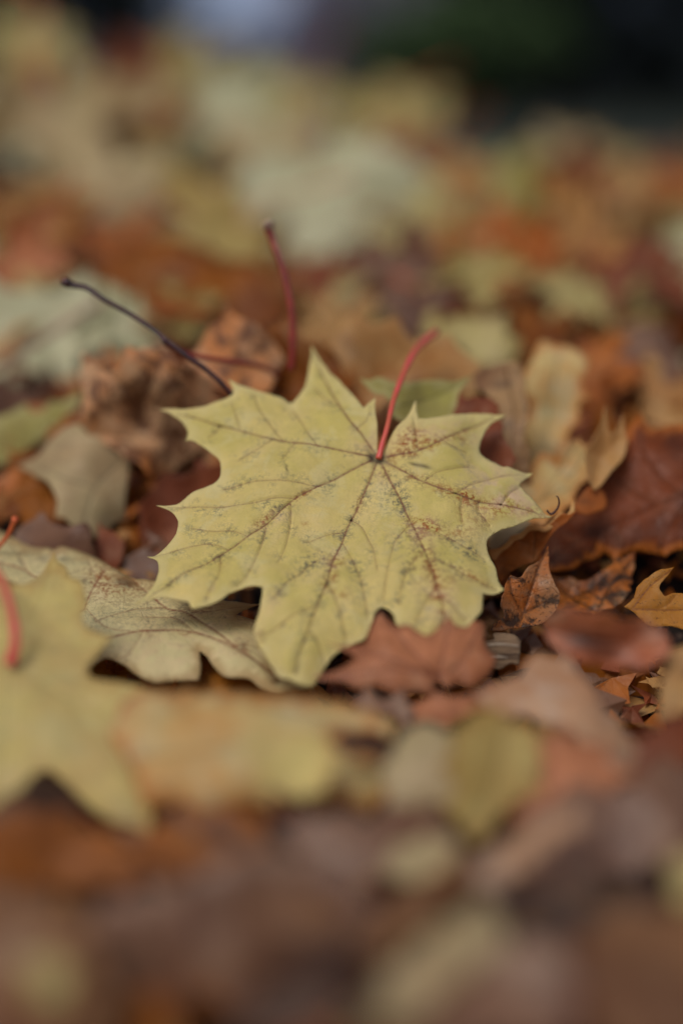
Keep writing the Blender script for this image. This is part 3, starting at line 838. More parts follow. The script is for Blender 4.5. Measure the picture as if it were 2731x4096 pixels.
leaf('lemon yellow maple leaf with an upright lobe and an orange stalk at the left edge',
     [(126, 1266), (133, 1290), (150, 1302), (166, 1330), (184, 1336), (196, 1362), (200, 1390), (190, 1412), (196, 1440), (222, 1452), (262, 1464), (236, 1492), (205, 1535), (215, 1560), (300, 1575), (420, 1602), (372, 1640), (340, 1690), (300, 1700),
      (322, 1760), (352, 1830), (350, 1925), (300, 1900), (255, 1890), (200, 1850), (150, 1800), (110, 1770), (80, 1795), (40, 1840), (-10, 1870), (-90, 1860), (-140, 1700), (-100, 1560), (-120, 1440), (-60, 1400), (-20, 1420), (-30, 1350), (0, 1330), (50, 1348), (84, 1330), (110, 1300)],
     (60, 1600), 26, -8, 'lemon', Y=0.420, spacing=11, seed=3, bend=(-1.5, -1.5, .5), wave=.006, curl=0,
     veins=[[(22, 1528), (70, 1440), (110, 1350), (126, 1280)], [(22, 1528), (150, 1600), (280, 1750), (340, 1900)], [(22, 1528), (200, 1560), (390, 1602)], [(22, 1528), (20, 1650), (-10, 1840)], [(22, 1528), (-60, 1600), (-130, 1700)]],
     subs=[[(150, 1600), (220, 1620), (300, 1690)], [(80, 1430), (150, 1420), (190, 1412)], [(60, 1460), (140, 1480), (230, 1470)]],
     stalk=([(24, 1526, .428), (36, 1480, .430), (33, 1430, .434), (20, 1375, .438), (-5, 1320, .445), (-50, 1280, .455)], [.0022, .0016, .0014, .0014, .0017], 'redstalk'),
     landmark='the lemon leaf at the left edge')
leaf('broad cream and orange leaf lying in the near blur below the speckled cream leaf',
     [(300, 1600), (420, 1590), (560, 1596), (700, 1604), (850, 1632), (915, 1672), (900, 1700), (870, 1690), (800, 1680), (760, 1700), (800, 1735), (880, 1745), (905, 1760), (1000, 1800), (960, 1840), (900, 1830), (850, 1870), (770, 1850), (700, 1885), (620, 1862), (560, 1850), (470, 1880), (400, 1850), (330, 1862), (300, 1760), (250, 1700)],
     (600, 1720), 27, 0, 'cream', Y=0.385, spacing=12, jag=9, seed=4, bend=(-1, -3.0, 0), wave=.008, wave_f=18, curl=-.004,
     veins=[[(880, 1740), (700, 1700), (500, 1720), (320, 1740)], [(880, 1740), (700, 1780), (560, 1850)], [(880, 1740), (760, 1660), (560, 1610)]], landmark='the broad cream and orange leaf')
leaf('pinkish brown pointed maple leaf lying over the lowest lobe of the yellow leaf in focus',
     [(874, 1405), (890, 1425), (910, 1440), (936, 1437), (955, 1450), (981, 1462), (1010, 1440), (1031, 1416), (1045, 1436), (1070, 1442), (1087, 1428), (1109, 1434), (1114, 1490), (1138, 1513), (1130, 1540), (1109, 1563), (1081, 1580), (1050, 1572), (1025, 1585), (1003, 1560), (992, 1602),
      (950, 1590), (913, 1602), (870, 1580), (823, 1586), (790, 1570), (762, 1566), (717, 1560), (760, 1545), (795, 1529), (818, 1512), (780, 1490), (745, 1475), (790, 1486), (840, 1480), (852, 1440)],
     (940, 1520), 40, 6, 'pink', Y=0.446, spacing=8, seed=5, bend=(-3, -3, 1), wave=.006, curl=-.003,
     veins=[[(1003, 1555), (950, 1500), (880, 1415)], [(1003, 1555), (1020, 1490), (1031, 1425)], [(1003, 1555), (900, 1540), (740, 1558)], [(1003, 1555), (880, 1510), (760, 1480)], [(1003, 1555), (1060, 1520), (1100, 1440)]],
     weights=None, landmark='the pinkish brown pointed leaf')
leaf('large wet rust brown leaf with a glossy ragged lower edge, cut by the right edge',
     [(1470, 948), (1484, 975), (1500, 987), (1530, 980), (1568, 977), (1640, 985), (1700, 1080), (1690, 1240), (1610, 1255), (1568, 1263), (1538, 1270), (1528, 1280), (1504, 1272), (1456, 1269), (1432, 1275), (1413, 1290), (1404, 1280), (1388, 1268), (1374, 1282), (1347, 1289), (1316, 1309),
      (1286, 1311), (1258, 1313), (1235, 1300), (1220, 1270), (1240, 1200), (1300, 1130), (1380, 1060), (1430, 1000)],
     (1430, 1180), 34, -12, 'rust', Y=0.572, spacing=8, seed=6, bend=(1.0, 3.0, 1.0), wave=.014, wave_f=24, curl=-.006,
     veins=[[(1700, 1100), (1560, 1140), (1440, 1190), (1300, 1260), (1250, 1305)], [(1560, 1140), (1480, 1050), (1470, 960)], [(1600, 1130), (1540, 1200), (1510, 1268)]],
     subs=[[(1440, 1190), (1420, 1230), (1410, 1280)], [(1500, 1165), (1440, 1120), (1400, 1090)], [(1380, 1220), (1370, 1250), (1350, 1285)]], landmark='the wet rust brown leaf')
# tan leaf folded over, right of the yellow leaf
YF = 0.585
rf = leaf('curled tan maple leaf with folded spiky lobes, right of the yellow leaf in focus',
     [(1180, 1110), (1215, 1080), (1240, 1040), (1275, 1050), (1300, 1020), (1318, 1012), (1330, 1004), (1336, 1020), (1357, 1020), (1378, 985), (1388, 938), (1393, 985), (1400, 1000), (1414, 990), (1427, 965), (1430, 1000), (1434, 1012), (1425, 1052), (1395, 1086), (1378, 1113),
      (1360, 1100), (1340, 1110), (1322, 1130), (1318, 1160), (1300, 1166), (1290, 1180), (1262, 1192), (1250, 1212), (1225, 1204), (1205, 1216), (1165, 1240), (1130, 1262), (1100, 1230), (1110, 1180)],
     (1280, 1130), 42, -20, 'cream', Y=YF, spacing=6, seed=7, bend=(2.0, 2.0, 0), wave=.008, curl=.004,
     veins=[[(1160, 1210), (1240, 1150), (1320, 1080), (1388, 960)], [(1240, 1150), (1330, 1110), (1420, 1050)], [(1240, 1150), (1280, 1090), (1325, 1015)]], landmark='the curled tan leaf')
o, _ = traced_blade('folded_lobe', [(1124, 1270), (1140, 1262), (1170, 1243), (1195, 1225), (1211, 1217), (1232, 1210), (1251, 1212), (1289, 1180), (1306, 1182), (1325, 1172), (1300, 1200), (1272, 1222), (1240, 1270), (1224, 1291), (1187, 1304), (1160, 1325), (1146, 1342), (1138, 1320), (1132, 1291)],
     (1200, 1250), 74, -20, M['orange'], Y=0.545, spacing=5, seed=8, bend=(2, 2, 0), wave=.003, curl=.003, parent=rf, origin=rf.location,
     veins=[[(1226, 1205), (1228, 1240), (1224, 1285)]], subs=[[(1140, 1290), (1170, 1300), (1210, 1298)], [(1190, 1240), (1215, 1250)]])
o, _ = traced_blade('curled_rim', [(1120, 1272), (1128, 1262), (1150, 1258), (1166, 1244), (1174, 1232), (1196, 1226), (1212, 1210), (1232, 1210), (1250, 1212), (1264, 1200), (1286, 1176), (1298, 1184), (1308, 1172), (1312, 1140), (1318, 1150), (1318, 1178), (1304, 1196), (1290, 1190), (1270, 1212), (1252, 1224), (1232, 1220), (1214, 1222), (1198, 1238), (1180, 1244), (1170, 1256), (1150, 1270), (1138, 1288), (1128, 1286)],
     (1215, 1222), 50, -10, M['cream'], Y=0.5415, spacing=4, seed=72, bend=(-2, -8, 0), wave=.002, wave_f=60, parent=rf, origin=rf.location)
o, _ = traced_blade('back_lobe', [(1340, 1040), (1357, 1016), (1376, 980), (1388, 930), (1394, 980), (1402, 996), (1416, 985), (1428, 950), (1433, 1000), (1438, 1012), (1429, 1052), (1398, 1088), (1380, 1114), (1362, 1128), (1346, 1090)],
     (1390, 1050), 58, 24, M['tan'], Y=0.582, spacing=5, seed=71, bend=(3, 2, 0), wave=.004, curl=.004, parent=rf, origin=rf.location)
o, _ = traced_blade('curled_tip', [(1357, 1110), (1372, 1108), (1382, 1125), (1392, 1150), (1386, 1166), (1374, 1176), (1347, 1183), (1325, 1178), (1312, 1172), (1330, 1140)],
     (1350, 1150), 60, 10, M['orange'], Y=0.566, spacing=6, jag=5, seed=9, bend=(-6, -6, 0), parent=rf, origin=rf.location)
leaf('pale inner scrap of a dry leaf tucked under the right lobe of the yellow leaf',
     [(1120, 1262), (1124, 1245), (1136, 1226), (1160, 1214), (1200, 1196), (1220, 1200), (1204, 1216), (1170, 1240), (1136, 1266)], (1165, 1235), 50, 0, 'beige', Y=0.556, spacing=6, seed=10, bend=(-3, -3, 0))
leaf('dry brown leaf blotched with black, ending in one upright point',
     [(1257, 1254), (1260, 1275), (1260, 1301), (1264, 1325), (1272, 1345), (1284, 1365), (1280, 1388), (1272, 1406), (1252, 1427), (1224, 1440), (1177, 1444), (1150, 1450), (1122, 1452), (1132, 1434), (1153, 1420), (1152, 1405), (1146, 1393), (1148, 1378), (1153, 1365), (1156, 1350), (1160, 1338),
      (1170, 1322), (1184, 1328), (1194, 1326), (1204, 1312), (1214, 1301), (1230, 1292), (1245, 1280)],
     (1205, 1380), 58, 8, 'spotted', Y=0.520, spacing=5, seed=11, bend=(-4, -3, 2), wave=.007, wave_f=45, curl=.003, pucker=.0014,
     veins=[[(1190, 1440), (1210, 1380), (1230, 1320), (1255, 1262)], [(1200, 1410), (1175, 1370), (1168, 1330)], [(1200, 1410), (1240, 1390), (1280, 1370)]], landmark='the black-blotched brown leaf')
leaf('marbled orange and black leaf in the hollow under the wet rust brown leaf',
     [(1258, 1316), (1300, 1330), (1340, 1335), (1380, 1318), (1408, 1292), (1440, 1276), (1458, 1268), (1452, 1290), (1457, 1305), (1450, 1325), (1454, 1340), (1436, 1350), (1448, 1360), (1430, 1385), (1408, 1395), (1361, 1412), (1300, 1414), (1270, 1410), (1262, 1370)],
     (1350, 1360), 42, -8, 'marbled', Y=0.545, spacing=6, jag=6, seed=12, bend=(2, 5, 0), wave=.007, wave_f=35, pucker=.0012,
     veins=[[(1250, 1325), (1310, 1370), (1370, 1408)], [(1370, 1408), (1400, 1350), (1450, 1290)]], subs=[[(1310, 1370), (1350, 1355), (1390, 1330)]], landmark='the marbled orange leaf')
leaf('small golden leaf with one hooked lobe below the wet rust brown leaf',
     [(1547, 1303), (1540, 1312), (1532, 1322), (1524, 1331), (1514, 1345), (1513, 1358), (1524, 1371), (1536, 1366), (1548, 1362), (1575, 1365), (1620, 1380), (1640, 1430), (1590, 1455), (1538, 1440), (1494, 1442), (1470, 1425), (1455, 1408), (1432, 1394), (1446, 1382), (1455, 1372), (1460, 1352), (1473, 1338), (1487, 1328), (1505, 1314), (1521, 1307)],
     (1520, 1395), 48, -10, 'gold', Y=0.505, spacing=6, seed=13, bend=(-3, -2, 0), wave=.005, pucker=.001,
     veins=[[(1450, 1400), (1500, 1402), (1600, 1400)], [(1450, 1400), (1490, 1350), (1540, 1308)]], subs=[[(1500, 1402), (1530, 1390), (1548, 1370)]], landmark='the small golden leaf')
leaf('red brown blotched leaf curled like a shell in the near blur at the right',
     [(1244, 1423), (1258, 1410), (1278, 1404), (1320, 1402), (1362, 1405), (1395, 1412), (1418, 1422), (1450, 1424), (1485, 1432), (1512, 1445), (1528, 1460), (1534, 1490), (1528, 1512), (1500, 1530), (1474, 1541), (1445, 1532), (1418, 1540), (1390, 1530), (1362, 1530), (1330, 1520), (1306, 1508), (1280, 1498), (1261, 1478)],
     (1370, 1460), 55, 0, 'shell', Y=0.435, spacing=7, jag=10, seed=14, bend=(-5, -14, 3), wave=.011, wave_f=42, curl=.004, pucker=.0012, weights={'dark': [(1335, 1470, 42, 20, 5, .9), (1480, 1450, 20, 10, 0, .5), (1400, 1500, 30, 14, 0, .5)], 'rust': [(1420, 1420, 60, 14, 0, .9)], 'greyw': [(1300, 1440, 50, 20, 0, .5)], 'pale': [(1270, 1425, 30, 14, 0, .7)]},
     veins=[[(1250, 1440), (1350, 1470), (1500, 1480)]], landmark='the shell-curled red brown leaf')
leaf('pinkish cream leaf with a rounded tip sloping down in the near blur at the right',
     [(1205, 1524), (1240, 1508), (1270, 1506), (1300, 1520), (1320, 1541), (1345, 1570), (1365, 1597), (1392, 1630), (1420, 1668), (1450, 1700), (1470, 1725), (1462, 1760), (1440, 1795), (1380, 1790), (1340, 1750), (1330, 1700), (1290, 1680), (1250, 1660), (1190, 1648), (1130, 1640), (1100, 1600), (1150, 1570), (1190, 1560)],
     (1290, 1620), 38, 15, 'pinkcream', Y=0.415, spacing=10, jag=14, seed=15, bend=(-4, -3, 0), wave=.006, landmark='the pinkish cream leaf')
leaf('blurred ochre yellow oval leaf below the pinkish brown pointed leaf',
     [(1036, 1680), (1060, 1650), (1095, 1630), (1137, 1640), (1190, 1655), (1240, 1680), (1272, 1714), (1276, 1750), (1264, 1790), (1227, 1838), (1180, 1835), (1150, 1880), (1104, 1930), (1070, 1930), (1045, 1890), (1034, 1850), (1026, 1760)],
     (1140, 1770), 40, 10, 'ochre', Y=0.365, spacing=11, jag=24, seed=16, bend=(-4, -2, 0), wave=.006,
     veins=[[(1085, 1920), (1130, 1800), (1160, 1650)]], landmark='the ochre oval leaf')
# bark flake
rb = empty('bark_flake', at(1150, 1500, .49))
tag(rb, 'small grey brown flake of bark below the black-blotched brown leaf', 'bark', None)
BO = [(1105, 1482), (1118, 1478), (1132, 1475), (1130, 1460), (1150, 1458), (1170, 1461), (1184, 1468), (1192, 1478), (1190, 1505), (1188, 1530), (1165, 1528), (1146, 1540), (1125, 1535), (1100, 1522), (1104, 1500)]
traced_blade('flake', BO, (1150, 1500), 52, 5, M['bark'], Y=.49, spacing=6, seed=17, bend=(-10, -6, 0), wave=.002, wave_f=80, pucker=.0015, thick=.0012, parent=rb, origin=rb.location)
link(bpy.data.objects.new('pale_ridge', tube_mesh('pale_ridge', [at(1118, 1481, .4845) - rb.location, at(1150, 1480, .484) - rb.location, at(1190, 1484, .4845) - rb.location], [.0003, .0005, .0003], M['barkline'])), rb)
link(bpy.data.objects.new('pale_ridge', tube_mesh('pale_ridge', [at(1108, 1505, .484) - rb.location, at(1140, 1508, .4825) - rb.location, at(1165, 1511, .483) - rb.location], [.0003, .0004, .0003], M['barkline'])), rb)

# left middle
leaf('crumpled mottled tan and brown leaf left of the yellow leaf in focus',
     [(198, 807), (225, 818), (246, 825), (262, 850), (285, 815), (307, 803), (340, 796), (373, 798), (400, 815), (417, 838), (450, 850), (483, 873), (540, 905), (560, 960), (540, 1040), (505, 1090), (461, 1100), (400, 1092), (351, 1101), (320, 1075), (299, 1057), (270, 1040), (246, 1031), (225, 1010), (211, 996), (190, 985), (167, 969), (185, 958), (198, 947),
      (188, 915), (193, 882), (182, 862)],
     (350, 950), 58, 12, 'crumple', Y=0.625, spacing=8, jag=14, seed=20, bend=(-2, -2, 1), wave=.022, wave_f=24, pucker=.002,
     veins=[[(520, 1000), (400, 950), (300, 900), (210, 820)], [(520, 1000), (420, 900), (360, 810)], [(520, 1000), (380, 1010), (240, 1000)]], landmark='the crumpled mottled leaf')
leaf('dusty beige tongue-shaped leaf in front of the crumpled mottled leaf',
     [(40, 1070), (84, 1050), (112, 1015), (150, 985), (200, 975), (262, 1000), (300, 1040), (296, 1090), (288, 1150), (290, 1196), (262, 1205), (246, 1226), (214, 1240), (206, 1214), (176, 1216), (150, 1192), (128, 1190), (132, 1150), (112, 1110), (84, 1096)],
     (200, 1110), 52, 12, 'beige', Y=0.60, spacing=7, seed=21, bend=(-9, -3, 5), wave=.007, wave_f=30, fold=(.004, 0, 15, -.45), veins=[[(280, 1060), (220, 1120), (190, 1215)], [(220, 1120), (150, 1100), (80, 1070)]], landmark='the dusty beige leaf')
leaf('olive yellow leaf folded to a pale rim above the dusty beige leaf',
     [(-60, 965), (0, 958), (35, 945), (60, 935), (78, 948), (110, 935), (150, 918), (190, 903), (185, 925), (150, 960), (110, 1000), (60, 1042), (0, 1072), (-60, 1085)],
     (70, 985), 52, 0, 'olive', Y=0.655, spacing=9, jag=8, seed=22, bend=(-2, -6, 0), wave=.006, landmark='the folded olive leaf')
leaf('large pale green maple leaf at the left edge with a faded pink stalk across it',
     [(-80, 640), (0, 650), (60, 672), (110, 668), (160, 650), (205, 636), (250, 700), (236, 750), (240, 790), (192, 828), (190, 870), (198, 905), (150, 925), (100, 925), (60, 945), (0, 955), (-80, 960)],
     (90, 800), 58, 8, 'greenish', Y=0.80, spacing=13, jag=24, seed=23, bend=(-1, -1, 0), wave=.006,
     stalk=([(-40, 850, .76), (60, 800, .755), (150, 745, .755), (240, 690, .77)], [.0022, .002, .0018], 'palestalk'), landmark='the large pale green leaf')
leaf('red brown leaf seen through the left notch of the yellow leaf in focus',
     [(330, 1150), (350, 1118), (395, 1090), (440, 1085), (462, 1055), (478, 1068), (520, 1060), (560, 1120), (520, 1230), (450, 1320), (380, 1290), (340, 1265), (322, 1200)],
     (430, 1180), 45, 0, 'red', Y=0.60, spacing=9, jag=12, seed=24, bend=(-2, -2, 0), wave=.008, curl=.004,
     veins=[[(350, 1130), (420, 1200), (500, 1240)]], landmark='the red brown leaf at the left notch')
leaf('mauve torn leaf lying behind the top edge of the speckled cream leaf',
     [(40, 1230), (60, 1200), (97, 1176), (120, 1195), (145, 1207), (175, 1212), (211, 1224), (222, 1262), (225, 1300), (140, 1300), (60, 1275)], (130, 1245), 50, 0, 'mauve', Y=0.575, spacing=8, jag=16, seed=25, bend=(-4, -4, 0), wave=.009, wave_f=40)
leaf('narrow upright red brown leaf shard behind the speckled cream leaf',
     [(228, 1190), (238, 1210), (255, 1222), (286, 1242), (284, 1280), (268, 1310), (240, 1308), (222, 1290), (224, 1240)], (252, 1260), 66, -10, 'red', name='leaf_shard', Y=0.578, spacing=7, jag=8, seed=26, bend=(-8, 0, 0), wave=.004)
leaf('small pale mauve leaf scrap wedged beneath the left points of the yellow leaf',
     [(278, 1290), (300, 1270), (340, 1268), (380, 1278), (400, 1310), (380, 1345), (320, 1340), (290, 1325)], (340, 1308), 40, 0, 'mauve', name='leaf_scrap', Y=0.572, spacing=7, jag=12, seed=27, bend=(-6, -6, 0), wave=.006, wave_f=50)
leaf('orange brown dry leaf in the hollow below the folded olive leaf',
     [(-40, 1110), (20, 1090), (70, 1075), (110, 1110), (135, 1160), (110, 1190), (60, 1180), (30, 1160), (-40, 1190)], (50, 1135), 48, 0, 'orange', Y=0.62, spacing=9, jag=16, seed=28, bend=(-5, -5, 0), wave=.008)
# behind the yellow leaf
leaf('tan leaf with one tall pointed lobe standing behind the dark twig',
     [(520, 688), (530, 712), (548, 728), (575, 740), (600, 760), (622, 770), (640, 800), (642, 850), (610, 905), (540, 910), (480, 880), (440, 830), (452, 800), (470, 775), (485, 752), (505, 735), (512, 708)],
     (540, 820), 62, 0, 'crumple', Y=0.635, spacing=9, jag=12, seed=30, bend=(-3, -2, 0), wave=.008, veins=[[(560, 900), (540, 800), (521, 695)]], landmark='the tall pointed tan leaf')
leaf('long dark amber leaf arching in the far blur above the dark twig',
     [(240, 640), (260, 585), (320, 555), (400, 540), (480, 580), (560, 600), (620, 620), (655, 660), (660, 740), (600, 760), (520, 745), (430, 735), (330, 730), (270, 700)],
     (450, 660), 40, 0, 'amber', Y=0.8, spacing=12, jag=18, seed=31, bend=(-2, -8, 0), wave=.008, landmark='the long amber leaf')
leaf('narrow amber leaf on edge behind the upper tip of the yellow leaf',
     [(628, 760), (650, 735), (668, 700), (690, 760), (720, 790), (780, 800), (810, 850), (800, 905), (720, 930), (650, 910), (610, 860)], (700, 840), 52, 0, 'amber', Y=0.645, spacing=8, jag=14, seed=32, bend=(-3, -3, 0), wave=.012, wave_f=30)
leaf('tan orange leaf with a broad blurred face behind the top of the yellow leaf',
     [(760, 770), (800, 728), (850, 738), (900, 735), (945, 770), (960, 810), (940, 900), (880, 930), (820, 920), (780, 850)], (860, 830), 58, 8, 'tan', Y=0.65, spacing=9, jag=18, seed=33, bend=(-2, -2, 0), wave=.008, landmark='the broad tan orange leaf')
leaf('light brown leaf standing behind the pink stalk of the yellow leaf',
     [(920, 850), (950, 800), (990, 768), (1030, 778), (1070, 810), (1095, 840), (1100, 900), (1080, 940), (1000, 930), (930, 920)], (1010, 850), 60, -4, 'tan', Y=0.64, spacing=9, jag=16, seed=34, bend=(-3, -2, 0), wave=.006)
leaf('olive yellow leaf lying across just behind the pink stalk of the yellow leaf',
     [(826, 872), (850, 874), (870, 868), (900, 878), (930, 881), (965, 876), (1003, 874), (1045, 876), (1084, 862), (1066, 885), (1056, 900), (1052, 930), (1040, 975), (980, 985), (930, 975), (890, 950), (905, 930), (880, 910), (858, 905)],
     (960, 925), 50, 0, 'olive', Y=0.59, spacing=7, seed=35, bend=(-2, -4, 0), wave=.005, curl=.003, veins=[[(1080, 868), (1000, 910), (900, 940)]], landmark='the olive leaf behind the pink stalk')
leaf('dark maroon leaf behind the right upper notch of the yellow leaf',
     [(1046, 925), (1054, 902), (1070, 914), (1083, 918), (1105, 912), (1128, 916), (1146, 958), (1157, 1002), (1170, 1030), (1190, 1056), (1170, 1078), (1150, 1110), (1090, 1080), (1060, 1010), (1040, 960)], (1115, 1000), 52, 0, 'red', Y=0.58, spacing=7, jag=8, seed=36, bend=(-2, -2, 0), wave=.006, curl=.002)
leaf('taupe dry leaf strip standing upright right of the olive leaf',
     [(1080, 862), (1112, 846), (1149, 834), (1175, 836), (1197, 841), (1202, 870), (1200, 896), (1210, 920), (1212, 942), (1204, 970), (1201, 1000), (1212, 1050), (1215, 1110), (1170, 1120), (1150, 1050), (1150, 990), (1142, 940), (1115, 916), (1095, 890)],
     (1160, 950), 66, 8, 'stripbrown', Y=0.6, spacing=6, jag=7, seed=37, bend=(-6, -1, 0), wave=.008, wave_f=32, pucker=.0014,
     veins=[[(1170, 1080), (1180, 960), (1160, 850)]], landmark='the upright taupe leaf')
leaf('yellow green maple leaf with two points in the far blur above the taupe strip',
     [(965, 770), (975, 725), (1000, 712), (1010, 745), (1060, 722), (1110, 735), (1160, 718), (1166, 760), (1195, 790), (1185, 830), (1140, 845), (1090, 838), (1050, 800), (1000, 790)], (1090, 785), 60, 0, 'khaki', Y=0.74, spacing=10, jag=10, seed=38, bend=(-1, -2, 0), wave=.004, landmark='the two-pointed yellow green leaf')
leaf('pale tan leaf hanging in the blur between the taupe strip and the curled tan leaf',
     [(1195, 860), (1240, 800), (1300, 790), (1345, 830), (1340, 900), (1330, 960), (1300, 1020), (1290, 1080), (1230, 1110), (1195, 1050), (1200, 980), (1210, 930)], (1265, 950), 62, -8, 'cream', Y=0.64, spacing=10, jag=18, seed=39, bend=(-9, -2, 3), wave=.010, wave_f=30, veins=[[(1280, 820), (1260, 940), (1240, 1100)]], landmark='the pale tan hanging leaf')
leaf('orange brown spiky leaf between the curled tan leaf and the wet rust brown leaf',
     [(1335, 1030), (1330, 975), (1345, 990), (1360, 960), (1390, 950), (1420, 975), (1440, 940), (1465, 960), (1500, 1010), (1480, 1080), (1400, 1100), (1330, 1080)], (1390, 1020), 55, 0, 'amber', Y=0.66, spacing=9, jag=18, seed=40, bend=(-1, -2, 0), wave=.01)
leaf('tan orange leaf in the blur at the right edge above the wet rust brown leaf',
     [(1460, 960), (1475, 900), (1485, 830), (1500, 800), (1520, 870), (1560, 880), (1620, 870), (1650, 960), (1600, 1000), (1510, 990)], (1540, 925), 58, -8, 'tan', Y=0.72, spacing=10, jag=16, seed=41, bend=(-1, -2, 0), wave=.008)

# near blur, bottom of the picture
leaf('orange brown leaf curving along the lower left in the near blur',
     [(-60, 1900), (0, 1880), (80, 1860), (180, 1885), (300, 1935), (380, 1880), (440, 1855), (560, 1860), (620, 1900), (600, 1960), (520, 2000), (380, 2030), (150, 2045), (0, 2040), (-60, 2030)],
     (280, 1960), 42, 0, 'ember', up=.012, spacing=13, jag=22, seed=50, bend=(-1, -8, 0), wave=.008, landmark='the orange brown leaf at the lower left')
leaf('big mauve brown curled leaf in the near blur at the bottom centre',
     [(190, 2140), (260, 2070), (400, 2035), (520, 1970), (640, 1955), (780, 1985), (850, 2060), (850, 2170), (760, 2220), (640, 2280), (500, 2320), (350, 2300), (250, 2230)],
     (540, 2140), 44, -8, 'mauve', up=.012, spacing=14, jag=22, seed=51, bend=(-3, -7, 2), wave=.008, landmark='the big mauve leaf at the bottom')
leaf('large mauve brown leaf with a cool sheen in the near blur at the lower right',
     [(1120, 1990), (1180, 1930), (1230, 1860), (1340, 1800), (1450, 1770), (1560, 1730), (1660, 1740), (1680, 1960), (1560, 1985), (1420, 2010), (1330, 2060), (1200, 2080), (1110, 2050)],
     (1400, 1910), 34, 12, 'mauve', up=.012, spacing=14, jag=22, seed=52, bend=(-3, -5, 0), wave=.006, landmark='the large mauve leaf at the lower right')
leaf('blurred greyish tan leaf between the broad cream leaf and the big mauve leaf',
     [(640, 1900), (760, 1870), (850, 1880), (930, 1850), (1020, 1870), (1050, 1940), (1000, 2000), (900, 2020), (780, 2000), (680, 1960)], (850, 1940), 34, 0, 'mauve', up=.012, spacing=13, jag=22, seed=53, bend=(-3, -5, 0), wave=.012, wave_f=24)
leaf('narrow brown ridge of a folded leaf running up right of the big mauve leaf',
     [(800, 2230), (830, 2150), (880, 2090), (960, 2040), (1060, 1960), (1080, 1990), (1040, 2060), (980, 2110), (900, 2180), (830, 2240)], (930, 2110), 40, 20, 'umber', up=.012, spacing=13, jag=22, seed=54, bend=(-5, -5, 0), wave=.004)
leaf('blurred pale grey green leaf at the bottom, right of the brown ridge',
     [(780, 2330), (860, 2270), (950, 2180), (1040, 2110), (1110, 2080), (1160, 2120), (1150, 2180), (1080, 2240), (1000, 2300), (920, 2370), (800, 2400)], (980, 2230), 36, 10, 'beige', up=.012, spacing=14, jag=22, seed=55, bend=(-3, -5, 0), wave=.006, landmark='the pale grey green leaf at the bottom')
leaf('dull pink brown leaf at the bottom edge right of the pale grey green leaf',
     [(930, 2400), (1010, 2310), (1090, 2240), (1170, 2170), (1270, 2160), (1320, 2240), (1310, 2400)], (1160, 2300), 36, 6, 'mauve', up=.012, spacing=14, jag=22, seed=56, bend=(-3, -5, 0), wave=.008, landmark='the dull pink leaf at the bottom edge')
leaf('small pale grey leaf piece in the near blur at the bottom left corner',
     [(60, 2250), (80, 2200), (130, 2190), (160, 2230), (150, 2300), (100, 2320)], (110, 2255), 40, 0, 'khaki', name='leaf_scrap', up=.012, spacing=12, jag=22, seed=57, bend=(-3, -5, 0))
leaf('dark brown leaf filling the bottom left corner in the near blur',
     [(-80, 2080), (60, 2060), (180, 2100), (230, 2200), (260, 2300), (200, 2420), (-80, 2420)], (90, 2240), 30, 0, 'umber', up=.012, spacing=14, jag=22, seed=58, bend=(-2, -3, 0), wave=.01)
leaf('deep red leaf between the pinkish cream leaf and the large mauve leaf',
     [(1450, 1730), (1490, 1680), (1540, 1650), (1640, 1630), (1660, 1740), (1560, 1770), (1470, 1790)], (1550, 1710), 42, -6, 'red', Y=0.375, spacing=12, jag=22, seed=59, bend=(-3, -3, 0), wave=.006)
leaf('tan leaf cut by the right edge below the shell-curled red brown leaf',
     [(1500, 1600), (1520, 1540), (1560, 1480), (1640, 1460), (1660, 1620), (1560, 1650)], (1580, 1560), 46, -10, 'tan', Y=0.43, spacing=11, jag=34, seed=60, bend=(-3, -3, 0))
leaf('dusky pink leaf between the ochre oval leaf and the deep red leaf',
     [(1230, 1700), (1300, 1680), (1400, 1740), (1450, 1790), (1380, 1830), (1280, 1860), (1200, 1900), (1170, 1860), (1240, 1810)], (1320, 1780), 36, 0, 'pink', Y=0.36, spacing=12, jag=22, seed=61, bend=(-3, -3, 0), wave=.008)
leaf('pale mauve sliver of leaf under the pinkish brown pointed leaf',
     [(800, 1600), (860, 1598), (930, 1606), (960, 1630), (930, 1660), (870, 1640), (820, 1625)], (880, 1625), 40, 0, 'mauve', name='leaf_scrap', Y=0.43, spacing=8, jag=22, seed=62, bend=(-3, -3, 0))
leaf('red brown leaf edge between the pinkish brown pointed leaf and the pinkish cream leaf',
     [(930, 1620), (1000, 1600), (1090, 1590), (1150, 1570), (1190, 1560), (1230, 1590), (1220, 1640), (1120, 1640), (1040, 1660), (960, 1670)], (1090, 1620), 36, 0, 'pink', Y=0.432, spacing=9, jag=22, seed=63, bend=(-3, -6, 0), wave=.008)
leaf('grey beige leaf in the near blur left of the ochre oval leaf',
     [(900, 1720), (930, 1680), (990, 1670), (1040, 1690), (1040, 1790), (1020, 1880), (960, 1900), (900, 1850), (870, 1790)], (960, 1780), 34, 0, 'beige', Y=0.37, spacing=12, jag=22, seed=64, bend=(-3, -4, 0), wave=.01)

